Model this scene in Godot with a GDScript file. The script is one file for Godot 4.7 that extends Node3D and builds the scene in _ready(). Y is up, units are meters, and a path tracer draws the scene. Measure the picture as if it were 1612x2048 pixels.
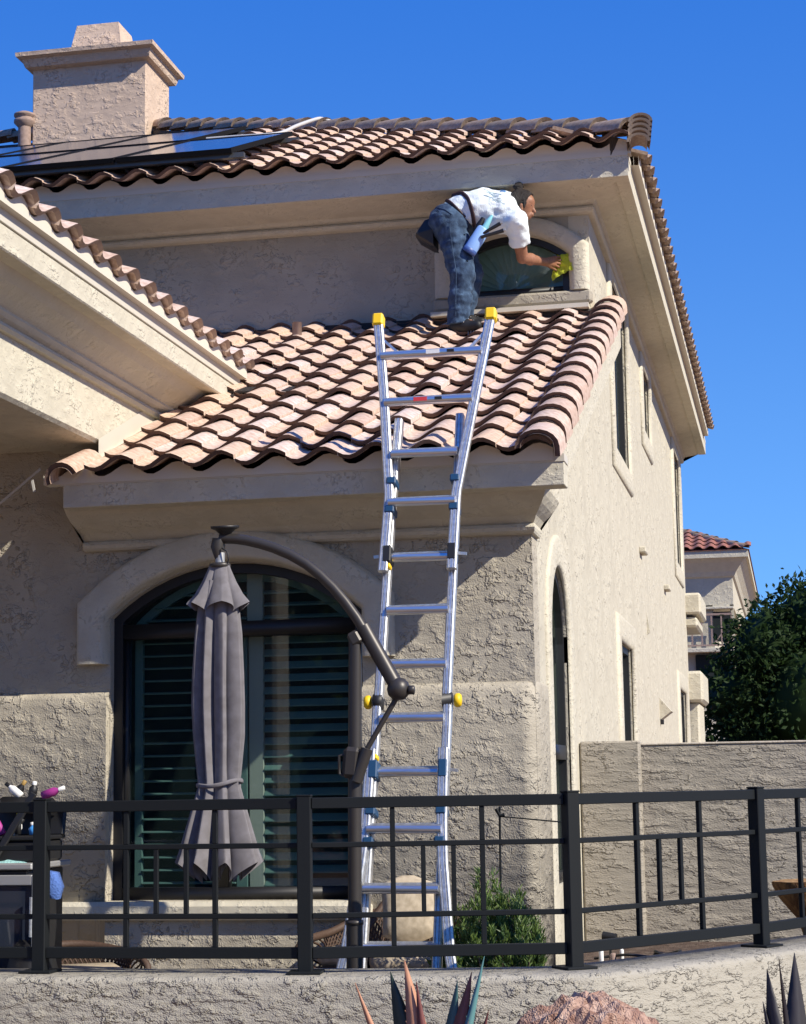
extends Node3D
# A stucco house with clay tile roofs, a window cleaner above a leaning ladder, seen across a railed terrace wall.
# World: x to the right along the front of the house, y up, z towards the viewer. The viewer's eye is at (0, 1.25, 0).

var rng := RandomNumberGenerator.new()
var M := {}
var T := {}

const WX := -1.42       # plane of the long side wall
const FZ := -10.7       # plane of the lower front wall
const UZ := -14.6       # plane of the upper front wall
const LZ := -10.03      # lower roof: front edge of its tiles
const LY := 3.005       # lower roof: height of the pans at that edge
const LS := 0.41        # lower roof: slope
const RZ := -13.91      # upper roof: front edge of its tiles
const RX := -0.94       # upper roof: right edge of its tiles
const RY := 6.04
const RS := 0.44
const TW := 0.294       # width of a roof tile

class MB:
	var st := SurfaceTool.new()
	func _init(smooth := false) -> void:
		st.begin(Mesh.PRIMITIVE_TRIANGLES)
		grp(0 if smooth else -1)
	func grp(g: int) -> void:
		st.set_smooth_group(g)
	func tri(a: Vector3, b: Vector3, c: Vector3) -> void:
		st.add_vertex(a)
		st.add_vertex(b)
		st.add_vertex(c)
	# a flat convex polygon whose front looks towards out
	func poly(p: Array, out: Vector3) -> void:
		var n := Vector3.ZERO
		for i in range(1, p.size() - 1):
			n += (p[i] - p[0]).cross(p[i + 1] - p[0])
		var flip := n.dot(out) > 0.0
		for i in range(1, p.size() - 1):
			if flip:
				tri(p[0], p[i + 1], p[i])
			else:
				tri(p[0], p[i], p[i + 1])
	func box(c: Vector3, s: Vector3, b := Basis(), bev := 0.0) -> void:
		var h := s * 0.5
		var sg := [-1.0, 1.0]
		if bev <= 0.0:
			for ax in 3:
				var u := (ax + 1) % 3
				var v := (ax + 2) % 3
				for d in sg:
					var q := []
					for k in [[-1, -1], [1, -1], [1, 1], [-1, 1]]:
						var p := Vector3.ZERO
						p[ax] = d * h[ax]
						p[u] = k[0] * h[u]
						p[v] = k[1] * h[v]
						q.append(c + b * p)
					var o := Vector3.ZERO
					o[ax] = d
					poly(q, b * o)
			return
		var hi := h - Vector3(bev, bev, bev)
		var pt := func(ax: int, sx: float, sy: float, sz: float) -> Vector3:
			var p := Vector3(sx * hi.x, sy * hi.y, sz * hi.z)
			p[ax] = [sx, sy, sz][ax] * h[ax]
			return c + b * p
		for ax in 3:
			var u := (ax + 1) % 3
			var v := (ax + 2) % 3
			for d in sg:
				var q := []
				for k in [[-1.0, -1.0], [1.0, -1.0], [1.0, 1.0], [-1.0, 1.0]]:
					var e := [0.0, 0.0, 0.0]
					e[ax] = d
					e[u] = k[0]
					e[v] = k[1]
					q.append(pt.call(ax, e[0], e[1], e[2]))
				var o := Vector3.ZERO
				o[ax] = d
				poly(q, b * o)
				for d2 in sg:
					var e1 := [0.0, 0.0, 0.0]
					e1[ax] = d
					e1[u] = d2
					var e2 := e1.duplicate()
					e1[v] = -1.0
					e2[v] = 1.0
					var o2 := Vector3.ZERO
					o2[ax] = d
					o2[u] = d2
					poly([pt.call(ax, e1[0], e1[1], e1[2]), pt.call(ax, e2[0], e2[1], e2[2]), pt.call(u, e2[0], e2[1], e2[2]), pt.call(u, e1[0], e1[1], e1[2])], b * o2)
		for sx in sg:
			for sy in sg:
				for sz in sg:
					poly([pt.call(0, sx, sy, sz), pt.call(1, sx, sy, sz), pt.call(2, sx, sy, sz)], b * Vector3(sx, sy, sz))
	# a box-section bar from p to q; w across (towards side), t the other way
	func bar(p: Vector3, q: Vector3, w: float, t: float, side := Vector3.RIGHT, bev := 0.0) -> void:
		var d := (q - p).normalized()
		var x := (side - d * side.dot(d)).normalized()
		if x.length() < 0.5:
			x = (Vector3.UP - d * d.y).normalized()
		box((p + q) * 0.5, Vector3(w, p.distance_to(q), t), Basis(x, d, x.cross(d)), bev)
	func rings(rs: Array, closed_ring := true, cap := true) -> void:
		for i in rs.size() - 1:
			var a: Array = rs[i]
			var b: Array = rs[i + 1]
			var n := a.size()
			var mid := Vector3.ZERO
			for k in n:
				mid += a[k] + b[k]
			mid /= 2.0 * n
			for k in (n if closed_ring else n - 1):
				var l := (k + 1) % n
				var o: Vector3 = (a[k] + a[l] + b[k] + b[l]) * 0.25 - mid
				poly([a[k], a[l], b[l], b[k]], o)
		if cap and rs.size() > 1:
			grp(-1)
			poly(rs[0], rs[0][0] * 0.0 + (ctr(rs[0]) - ctr(rs[1])))
			var z := rs.size() - 1
			poly(rs[z], ctr(rs[z]) - ctr(rs[z - 1]))
			grp(0)
	func ctr(r: Array) -> Vector3:
		var m := Vector3.ZERO
		for p in r:
			m += p
		return m / r.size()
	func tube(pts: Array, r, sides := 8, flat := 1.0, up0 := Vector3.ZERO) -> void:
		var rs := []
		var x := Vector3.ZERO
		for i in pts.size():
			var t: Vector3 = (pts[mini(i + 1, pts.size() - 1)] - pts[maxi(i - 1, 0)]).normalized()
			if x == Vector3.ZERO:
				x = up0 if up0 != Vector3.ZERO else (Vector3.UP if absf(t.y) < 0.9 else Vector3.RIGHT)
			x = (x - t * x.dot(t)).normalized()
			var y := t.cross(x)
			var rr: float = r[i] if r is Array else r
			var ring := []
			for k in sides:
				var a := TAU * k / sides
				ring.append(pts[i] + x * cos(a) * rr + y * sin(a) * rr * flat)
			rs.append(ring)
		rings(rs)
	func lathe(prof: Array, xf: Transform3D, sides := 16, cap := true) -> void:
		var rs := []
		for p in prof:
			var ring := []
			for k in sides:
				var a := TAU * k / sides
				ring.append(xf * Vector3(cos(a) * p.x, p.y, sin(a) * p.x))
			rs.append(ring)
		rings(rs, true, cap)
	# a section (x across, y outwards along up) swept along a path that lies in the plane across up
	func sweep(path: Array, sec: Array, up: Vector3, loop := false, wob := 0.0) -> void:
		var rs := []
		var n := path.size()
		for i in n:
			var d0: Vector3 = path[i] - path[(i - 1 + n) % n] if (i > 0 or loop) else path[1] - path[0]
			var d1: Vector3 = path[(i + 1) % n] - path[i] if (i < n - 1 or loop) else path[n - 1] - path[n - 2]
			d0 = d0.normalized()
			d1 = d1.normalized()
			var t := (d0 + d1).normalized()
			var s := t.cross(up).normalized()
			var mit := 1.0 / maxf(0.5, sqrt(maxf(0.0, (1.0 + d0.dot(d1)) * 0.5)))
			var ring := []
			for q in sec:
				ring.append(path[i] + s * q.x * mit + up * (q.y + (wob * sin(i * 2.3 + q.x * 40.0) if q.y > 0.01 else 0.0)))
			rs.append(ring)
		if loop:
			rs.append(rs[0])
		rings(rs, true, not loop)
	# a polygon in the plane of xf's x and y, thick along its z from 0 to depth
	func prism(pl: PackedVector2Array, depth: float, xf: Transform3D) -> void:
		if Geometry2D.is_polygon_clockwise(pl):
			pl.reverse()
		var ix := Geometry2D.triangulate_polygon(pl)
		var zx := xf.basis.z * signf(depth)
		for k in range(0, ix.size(), 3):
			var a := []
			var b := []
			for j in 3:
				var p := pl[ix[k + j]]
				a.append(xf * Vector3(p.x, p.y, 0))
				b.append(xf * Vector3(p.x, p.y, depth))
			poly(a, -zx)
			poly(b, zx)
		for i in pl.size():
			var p := pl[i]
			var q := pl[(i + 1) % pl.size()]
			var o := Vector2(q.y - p.y, p.x - q.x)
			poly([xf * Vector3(p.x, p.y, 0), xf * Vector3(q.x, q.y, 0), xf * Vector3(q.x, q.y, depth), xf * Vector3(p.x, p.y, depth)], xf.basis * Vector3(o.x, o.y, 0))
	func mesh() -> ArrayMesh:
		st.generate_normals()
		st.index()
		return st.commit()

# ---------------------------------------------------------------- nodes
func tag(o: Node, label := "", category := "", group := "", kind := "") -> void:
	if label:
		o.set_meta("label", label)
	if category:
		o.set_meta("category", category)
	if group:
		o.set_meta("group", group)
	if kind:
		o.set_meta("kind", kind)

func thing(called: String, at: Vector3, label: String, category: String, group := "") -> Node3D:
	var o := Node3D.new()
	o.name = called
	add_child(o, true)
	o.position = at
	tag(o, label, category, group)
	return o

func offset(o: Node3D) -> Vector3:
	var p := Vector3.ZERO
	while o != self:
		p += o.position
		o = o.get_parent()
	return p

# a part: its mesh is given in the world's axes
func part(parent: Node3D, called: String, m, mat: Material) -> MeshInstance3D:
	var o := MeshInstance3D.new()
	o.name = called
	o.mesh = m.mesh() if m is MB else m
	o.material_override = mat
	parent.add_child(o, true)
	if parent != self:
		o.position = -offset(parent)
	return o

# a part made of a shared mesh that is put at xf (world)
func piece(parent: Node3D, called: String, m: Mesh, mat: Material, xf: Transform3D) -> MeshInstance3D:
	var o := MeshInstance3D.new()
	o.name = called
	o.mesh = m
	if m.get_surface_count() > 1:
		o.set_surface_override_material(0, mat)
		o.set_surface_override_material(1, M.old_clay_edge if mat.resource_name.begins_with("old") else M.clay_edge)
	else:
		o.material_override = mat
	parent.add_child(o, true)
	xf.origin -= offset(parent)
	o.transform = xf
	return o

func solo(called: String, m, mat: Material, label: String, category: String, group := "") -> MeshInstance3D:
	var o := part(self, called, m, mat)
	tag(o, label, category, group)
	return o

func struct(called: String, m, mat: Material) -> MeshInstance3D:
	var o := part(self, called, m, mat)
	tag(o, "", "", "", "structure")
	return o

func V(x: float, y: float, z: float) -> Vector3:
	return Vector3(x, y, z)

# ---------------------------------------------------------------- materials
func lin(r: float, g: float, b: float, a := 1.0) -> Color:
	var c := Color(r, g, b).linear_to_srgb()
	c.a = a
	return c

func mat(called: String, c: Color, rough := 0.8, o := {}) -> StandardMaterial3D:
	var m := StandardMaterial3D.new()
	m.resource_name = called
	m.albedo_color = c
	m.roughness = rough
	m.metallic = o.get("metal", 0.0)
	m.metallic_specular = o.get("spec", 0.5)
	if o.has("tex") or o.has("bump") or o.has("rtex"):
		m.uv1_triplanar = true
		m.uv1_world_triplanar = o.get("world", true)
		var s = o.get("scale", 0.45)
		m.uv1_scale = s if s is Vector3 else Vector3(s, s, s)
		m.uv1_triplanar_sharpness = 6.0
		m.uv1_offset = o.get("off", Vector3.ZERO)
	if o.has("tex"):
		m.albedo_texture = T[o.tex]
	if o.has("bump"):
		m.heightmap_enabled = true
		m.heightmap_texture = T[o.bump]
		m.heightmap_scale = o.get("cm", 1.0)
	if o.has("rim"):
		m.rim_enabled = true
		m.rim = o.rim
	if o.has("back"):
		m.backlight_enabled = true
		m.backlight = o.back
	M[called] = m
	return m

func noise(seed_: int, freq: float, oct: int, size: int, warp := 0.0, kind := FastNoiseLite.TYPE_SIMPLEX_SMOOTH) -> PackedByteArray:
	var n := FastNoiseLite.new()
	n.seed = seed_
	n.noise_type = kind
	n.frequency = freq
	n.fractal_type = FastNoiseLite.FRACTAL_FBM
	n.fractal_octaves = oct
	if warp > 0.0:
		n.domain_warp_enabled = true
		n.domain_warp_amplitude = warp
		n.domain_warp_frequency = freq * 1.7
		n.domain_warp_fractal_octaves = 3
	var im := n.get_seamless_image(size, size, false, false, 0.2, true)
	im.convert(Image.FORMAT_L8)
	return im.get_data()

# horizontal strokes: noise made tall and drawn out sideways
func stretched(seed_: int, freq: float, size: int) -> PackedByteArray:
	var n := FastNoiseLite.new()
	n.seed = seed_
	n.noise_type = FastNoiseLite.TYPE_SIMPLEX_SMOOTH
	n.frequency = freq
	n.fractal_octaves = 4
	var im := n.get_seamless_image(size / 2, size, false, false, 0.2, true)
	im.convert(Image.FORMAT_L8)
	im.resize(size, size, Image.INTERPOLATE_CUBIC)
	return im.get_data()

func height_tex(vals: PackedFloat32Array, size: int) -> ImageTexture:
	return ImageTexture.create_from_image(Image.create_from_data(size, size, false, Image.FORMAT_RF, vals.to_byte_array()))

# colour texture: a mix between two sRGB colours by noise, with specks
func colour_tex(b: PackedByteArray, size: int, c0: Color, c1: Color, pw := 1.0) -> ImageTexture:
	var lut := []
	for i in 256:
		lut.append(c0.lerp(c1, pow(i / 255.0, pw)))
	var d := PackedByteArray()
	d.resize(size * size * 3)
	for i in size * size:
		var c: Color = lut[b[i]]
		d[i * 3] = int(c.r * 255.0)
		d[i * 3 + 1] = int(c.g * 255.0)
		d[i * 3 + 2] = int(c.b * 255.0)
	return ImageTexture.create_from_image(Image.create_from_data(size, size, false, Image.FORMAT_RGB8, d))

func make_textures() -> void:
	var n := 1024
	# hand trowelled stucco: flat smears with ragged edges over a finely combed ground
	var a := noise(11, 0.011, 4, n, 46.0)
	var b := noise(23, 0.03, 3, n, 22.0)
	var c := noise(37, 0.16, 2, n)
	var st := stretched(29, 0.02, n)
	var lo := noise(41, 0.004, 2, n)
	var v := PackedFloat32Array()
	v.resize(n * n)
	var e := PackedByteArray()
	e.resize(n * n)
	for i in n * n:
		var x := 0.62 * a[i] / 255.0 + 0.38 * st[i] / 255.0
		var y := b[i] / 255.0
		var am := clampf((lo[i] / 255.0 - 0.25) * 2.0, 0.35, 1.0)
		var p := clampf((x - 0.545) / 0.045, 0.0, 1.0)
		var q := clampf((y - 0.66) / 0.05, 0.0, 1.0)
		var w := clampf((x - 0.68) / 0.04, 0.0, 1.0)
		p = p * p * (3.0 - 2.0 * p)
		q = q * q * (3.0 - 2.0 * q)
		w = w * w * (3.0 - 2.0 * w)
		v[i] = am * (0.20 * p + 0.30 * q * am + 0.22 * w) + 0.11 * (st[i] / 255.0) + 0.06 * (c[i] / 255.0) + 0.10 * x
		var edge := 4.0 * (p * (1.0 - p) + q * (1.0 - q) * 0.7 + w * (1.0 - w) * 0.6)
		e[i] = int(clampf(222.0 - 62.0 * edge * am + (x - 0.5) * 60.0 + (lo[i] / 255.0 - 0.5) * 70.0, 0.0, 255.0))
	T.stucco_h = height_tex(v, n)
	# relief shade painted along the edges of the smears, and patches of lighter and darker paint
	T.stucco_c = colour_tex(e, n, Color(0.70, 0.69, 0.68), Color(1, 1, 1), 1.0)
	var f := noise(51, 0.02, 5, 512, 10.0)
	var g := noise(52, 0.12, 3, 512)
	var u := PackedFloat32Array()
	u.resize(512 * 512)
	for i in 512 * 512:
		u[i] = 0.6 * f[i] / 255.0 + 0.4 * g[i] / 255.0
	T.rough_h = height_tex(u, 512)
	T.mottle = colour_tex(f, 512, Color(0.80, 0.79, 0.77), Color(1, 1, 1), 0.9)
	T.clay = colour_tex(noise(61, 0.018, 5, 512, 20.0), 512, Color(0.80, 0.74, 0.70), Color(1.0, 1.0, 1.0), 1.0)
	T.streak = colour_tex(noise(71, 0.03, 4, 512), 512, Color(0.72, 0.70, 0.68), Color(1, 1, 1), 0.8)
	T.denim = colour_tex(noise(81, 0.012, 3, 512, 14.0), 512, Color(0.45, 0.5, 0.56), Color(1, 1, 1), 1.2)
	T.wood = colour_tex(noise(91, 0.015, 4, 512, 40.0), 512, Color(0.42, 0.28, 0.16), Color(1, 0.95, 0.85), 1.1)
	T.rock = colour_tex(noise(95, 0.014, 5, 512, 30.0), 512, Color(0.55, 0.42, 0.38), Color(1, 0.97, 0.94), 1.0)
	T.wrinkle_h = height_tex(u, 512)

func make_materials() -> void:
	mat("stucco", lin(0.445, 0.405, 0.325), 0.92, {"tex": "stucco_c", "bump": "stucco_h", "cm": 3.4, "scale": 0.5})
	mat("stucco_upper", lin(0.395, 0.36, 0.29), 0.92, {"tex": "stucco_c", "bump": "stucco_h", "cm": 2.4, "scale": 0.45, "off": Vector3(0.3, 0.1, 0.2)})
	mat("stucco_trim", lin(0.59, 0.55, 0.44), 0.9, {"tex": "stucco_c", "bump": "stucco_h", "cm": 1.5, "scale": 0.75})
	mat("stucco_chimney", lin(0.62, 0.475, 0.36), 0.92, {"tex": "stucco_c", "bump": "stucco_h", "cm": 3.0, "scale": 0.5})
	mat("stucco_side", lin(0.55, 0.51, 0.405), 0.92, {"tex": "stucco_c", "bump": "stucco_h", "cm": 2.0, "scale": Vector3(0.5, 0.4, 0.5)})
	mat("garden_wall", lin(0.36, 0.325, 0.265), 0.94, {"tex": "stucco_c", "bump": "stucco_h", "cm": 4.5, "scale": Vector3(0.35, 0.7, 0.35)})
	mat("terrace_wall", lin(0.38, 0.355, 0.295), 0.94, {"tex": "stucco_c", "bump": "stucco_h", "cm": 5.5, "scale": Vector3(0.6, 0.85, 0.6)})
	mat("coping", lin(0.60, 0.54, 0.45), 0.9, {"tex": "mottle", "bump": "rough_h", "cm": 0.5, "scale": 1.2})
	mat("fascia", lin(0.50, 0.455, 0.375), 0.8, {"tex": "mottle", "scale": 0.6})
	mat("drip", lin(0.56, 0.52, 0.44), 0.6)
	mat("mortar", lin(0.60, 0.555, 0.47), 0.95)
	mat("deck", lin(0.05, 0.042, 0.038), 0.95)
	var tones := [[0.69, 0.545, 0.44], [0.71, 0.55, 0.43], [0.66, 0.505, 0.405], [0.70, 0.57, 0.495], [0.61, 0.475, 0.395], [0.73, 0.62, 0.56], [0.68, 0.55, 0.465]]
	for i in tones.size():
		mat("clay_%d" % i, lin(tones[i][0], tones[i][1], tones[i][2]), 0.88, {"tex": "clay", "bump": "rough_h", "cm": 0.12, "scale": 2.2, "world": false, "off": Vector3(i * 0.17, i * 0.31, i * 0.11)})
	var old := [[0.36, 0.29, 0.23], [0.40, 0.31, 0.24], [0.33, 0.275, 0.225], [0.42, 0.33, 0.26]]
	for i in old.size():
		mat("old_clay_%d" % i, lin(old[i][0], old[i][1], old[i][2]), 0.92, {"tex": "clay", "bump": "rough_h", "cm": 0.2, "scale": 2.0, "world": false, "off": Vector3(i * 0.2, 0, 0)})
	mat("clay_edge", lin(0.115, 0.072, 0.058), 0.95, {"bump": "rough_h", "cm": 0.3, "scale": 3.0})
	mat("clay_edge_lit", lin(0.34, 0.235, 0.17), 0.95)  # lighter copy of the clay edge, sunlight on the wing's tile ends painted in
	mat("old_clay_edge", lin(0.16, 0.12, 0.095), 0.95)
	mat("red_clay", lin(0.36, 0.16, 0.12), 0.9, {"tex": "clay", "scale": 1.0, "world": false})
	mat("aluminium", lin(0.80, 0.815, 0.83), 0.36, {"metal": 0.8, "bump": "rough_h", "cm": 0.06, "scale": 3.0, "tex": "mottle"})
	mat("aluminium_rung", lin(0.74, 0.75, 0.77), 0.28, {"metal": 0.92})
	mat("blue_plastic", lin(0.012, 0.055, 0.13), 0.45)
	mat("black_plastic", lin(0.012, 0.012, 0.013), 0.5)
	mat("yellow_plastic", lin(0.85, 0.55, 0.01), 0.5)
	mat("sticker_white", lin(0.75, 0.75, 0.75), 0.5)
	mat("sticker_red", lin(0.6, 0.05, 0.06), 0.5)
	mat("black_steel", lin(0.009, 0.011, 0.0125), 0.55, {"spec": 0.32})
	mat("window_frame", lin(0.010, 0.010, 0.011), 0.5)
	var gl := mat("glass", lin(0.05, 0.09, 0.085, 0.10), 0.02)
	gl.transparency = BaseMaterial3D.TRANSPARENCY_ALPHA
	mat("shutter", lin(0.055, 0.135, 0.118), 0.6)
	mat("shutter_stile", lin(0.19, 0.26, 0.215), 0.6)
	mat("fan", lin(0.13, 0.25, 0.21), 0.7)
	mat("room", lin(0.006, 0.012, 0.013), 0.9)
	mat("umbrella_frame", lin(0.045, 0.040, 0.036), 0.42, {"metal": 0.25})
	mat("canopy", lin(0.195, 0.185, 0.20), 0.9, {"tex": "mottle", "scale": 1.3, "rim": 0.3})
	mat("solar", lin(0.025, 0.032, 0.05), 0.10)
	mat("solar_frame", lin(0.012, 0.012, 0.013), 0.85, {"spec": 0.15})
	mat("rail_grey", lin(0.09, 0.09, 0.09), 0.5, {"metal": 0.5})
	mat("galv", lin(0.45, 0.45, 0.44), 0.5, {"metal": 0.6})
	mat("conduit", lin(0.50, 0.49, 0.47), 0.6)
	mat("bed_soil", lin(0.15, 0.122, 0.10), 0.97, {"tex": "rock", "bump": "rough_h", "cm": 3.0, "scale": 1.2})
	mat("flash_dark", lin(0.018, 0.015, 0.014), 0.8)
	mat("vent", lin(0.36, 0.26, 0.22), 0.8, {"tex": "mottle", "scale": 2.0})
	mat("wicker", lin(0.085, 0.052, 0.036), 0.7, {"tex": "clay", "scale": 6.0})
	mat("cushion", lin(0.52, 0.44, 0.33), 0.95, {"tex": "mottle", "scale": 2.0})
	mat("patio", lin(0.40, 0.325, 0.245), 0.92, {"tex": "mottle", "bump": "rough_h", "cm": 0.4, "scale": 0.5})
	mat("earth", lin(0.40, 0.31, 0.215), 0.97, {"tex": "rock", "bump": "rough_h", "cm": 3.0, "scale": 0.35})
	mat("rock", lin(0.64, 0.51, 0.43), 0.95, {"tex": "rock", "bump": "rough_h", "cm": 2.5, "scale": 1.6})
	mat("leaf", lin(0.045, 0.085, 0.024), 0.5, {"back": lin(0.10, 0.16, 0.03)})
	mat("leaf_new", lin(0.12, 0.18, 0.045), 0.55, {"back": lin(0.14, 0.2, 0.04)})
	mat("tree_leaf", lin(0.016, 0.032, 0.009), 0.6, {"back": lin(0.02, 0.04, 0.012), "spec": 0.22})
	mat("bark", lin(0.10, 0.075, 0.055), 0.95)
	mat("skin", lin(0.36, 0.165, 0.095), 0.55, {"tex": "mottle", "scale": 5.0})
	mat("hair", lin(0.016, 0.010, 0.008), 0.55, {"bump": "rough_h", "cm": 1.2, "scale": Vector3(8, 3, 8)})
	mat("tshirt", lin(0.74, 0.81, 0.83), 0.95, {"bump": "wrinkle_h", "cm": 0.5, "scale": Vector3(1.6, 0.9, 1.6)})
	mat("denim", lin(0.075, 0.135, 0.225), 0.92, {"tex": "denim", "bump": "wrinkle_h", "cm": 0.5, "scale": Vector3(2.4, 1.6, 2.4)})
	mat("leather", lin(0.045, 0.018, 0.018), 0.6)
	mat("shoe", lin(0.008, 0.008, 0.009), 0.6)
	mat("yellow_cloth", lin(0.62, 0.70, 0.045), 0.95, {"bump": "wrinkle_h", "cm": 1.0, "scale": 4.0})
	mat("bottle_blue", lin(0.26, 0.44, 0.80), 0.4)
	mat("bottle_base", lin(0.05, 0.10, 0.30), 0.45)
	mat("bottle_teal", lin(0.22, 0.55, 0.62), 0.4)
	mat("print_blue", lin(0.16, 0.33, 0.58), 0.9)
	mat("print_grey", lin(0.36, 0.46, 0.50), 0.9)

func clay() -> Material:
	return M["clay_%d" % [0, 0, 1, 1, 2, 3, 4, 5, 6, 6][rng.randi() % 10]]

func old_clay() -> Material:
	return M["old_clay_%d" % (rng.randi() % 4)]
# ---------------------------------------------------------------- roofs
# height of an S tile across its width (0 to TW)
func tile_h(x: float) -> float:
	var u := x / TW
	return 0.062 * (0.5 - 0.5 * cos(5.017 + TAU * u)) + 0.013 * clampf((u - 0.55) / 0.45, 0.0, 1.0)

func tile_mesh(length: float, lift: float) -> ArrayMesh:
	var m := MB.new(true)
	var e := MB.new()
	var n := 9
	var t := 0.027
	for i in n:
		var x0 := TW * i / n
		var x1 := TW * (i + 1) / n
		var p := [V(x0, tile_h(x0) + lift, 0), V(x1, tile_h(x1) + lift, 0), V(x1, tile_h(x1), -length), V(x0, tile_h(x0), -length)]
		var dn := V(0, -t, -0.016)
		m.grp(0)
		m.poly(p, Vector3.UP)
		m.grp(1)
		m.poly([p[0] + dn, p[1] + dn, p[2] + dn, p[3] + dn], Vector3.DOWN)
		e.poly([p[0], p[1], p[1] + dn, p[0] + dn], Vector3.BACK)
	for x in [0.0, TW]:
		var a := V(x, tile_h(x) + lift, 0)
		var b := V(x, tile_h(x), -length)
		m.grp(-1)
		m.poly([a, b, b + V(0, -t, 0), a + V(0, -t, 0)], Vector3.RIGHT * (1.0 if x > 0 else -1.0))
	return two(m, e)

# one mesh with the faces in its first surface and the raw edges in its second
func two(m: MB, e: MB) -> ArrayMesh:
	e.st.generate_normals()
	e.st.index()
	return e.st.commit(m.mesh())

# a barrel tile: half a pipe along z, its lower end at z = 0; skirt is how far its right side hangs straight down
func barrel_mesh(r: float, length: float, lift: float, skirt := 0.0, taper := 0.9) -> ArrayMesh:
	var m := MB.new(true)
	var e := MB.new()
	var sec := []
	var n := 9
	for i in n + 1:
		var a := PI - PI * i / n
		sec.append(Vector2(cos(a), sin(a)))
	if skirt > 0.0:
		sec.append(Vector2(1.0, -skirt / r))
	var t := 0.030
	for i in sec.size() - 1:
		var a: Vector2 = sec[i] * r
		var b: Vector2 = sec[i + 1] * r
		var ai: Vector2 = a - sec[i].normalized() * t if i < n else a - Vector2(t, 0)
		var bi: Vector2 = b - sec[i + 1].normalized() * t if i < n - 1 else b - Vector2(t, 0)
		var q := [V(a.x, a.y + lift, 0), V(b.x, b.y + lift, 0), V(b.x * taper, b.y * taper, -length), V(a.x * taper, a.y * taper, -length)]
		var w := [V(ai.x, ai.y + lift, 0), V(bi.x, bi.y + lift, 0), V(bi.x * taper, bi.y * taper, -length), V(ai.x * taper, ai.y * taper, -length)]
		var o := V(a.x + b.x, a.y + b.y if i < n else 0.0, 0)
		m.grp(0)
		m.poly(q, o)
		m.grp(1)
		m.poly(w, -o)
		var dz := V(0, 0, -0.014)
		e.poly([q[0], q[1], w[1] + dz, w[0] + dz], Vector3.BACK)
	return two(m, e)

# wavy mortar that closes the tiles off under their front edge: profile from y0 up to the tiles, along basis x
func birdstop(origin: Vector3, along: Vector3, out: Vector3, from_col: float, cols: int, y0: float) -> MB:
	var m := MB.new()
	var n := 8
	for c in cols:
		for i in n:
			var x0 := TW * i / n
			var x1 := TW * (i + 1) / n
			var a := origin + along * ((from_col + c) * TW + x0)
			var b := origin + along * ((from_col + c) * TW + x1)
			m.poly([V(a.x, y0, a.z), V(b.x, y0, b.z), V(b.x, origin.y + tile_h(x1) + 0.026, b.z), V(a.x, origin.y + tile_h(x0) + 0.026, a.z)], out)
			m.poly([V(a.x, y0, a.z), V(b.x, y0, b.z), V(b.x, y0, b.z) - out * 0.09, V(a.x, y0, a.z) - out * 0.09], Vector3.DOWN)
			m.poly([V(a.x, y0, a.z) - out * 0.04, V(b.x, y0, b.z) - out * 0.04, V(b.x, origin.y + tile_h(x1) + 0.026, b.z) - out * 0.04, V(a.x, origin.y + tile_h(x0) + 0.026, a.z) - out * 0.04], -out)
	return m

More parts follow.
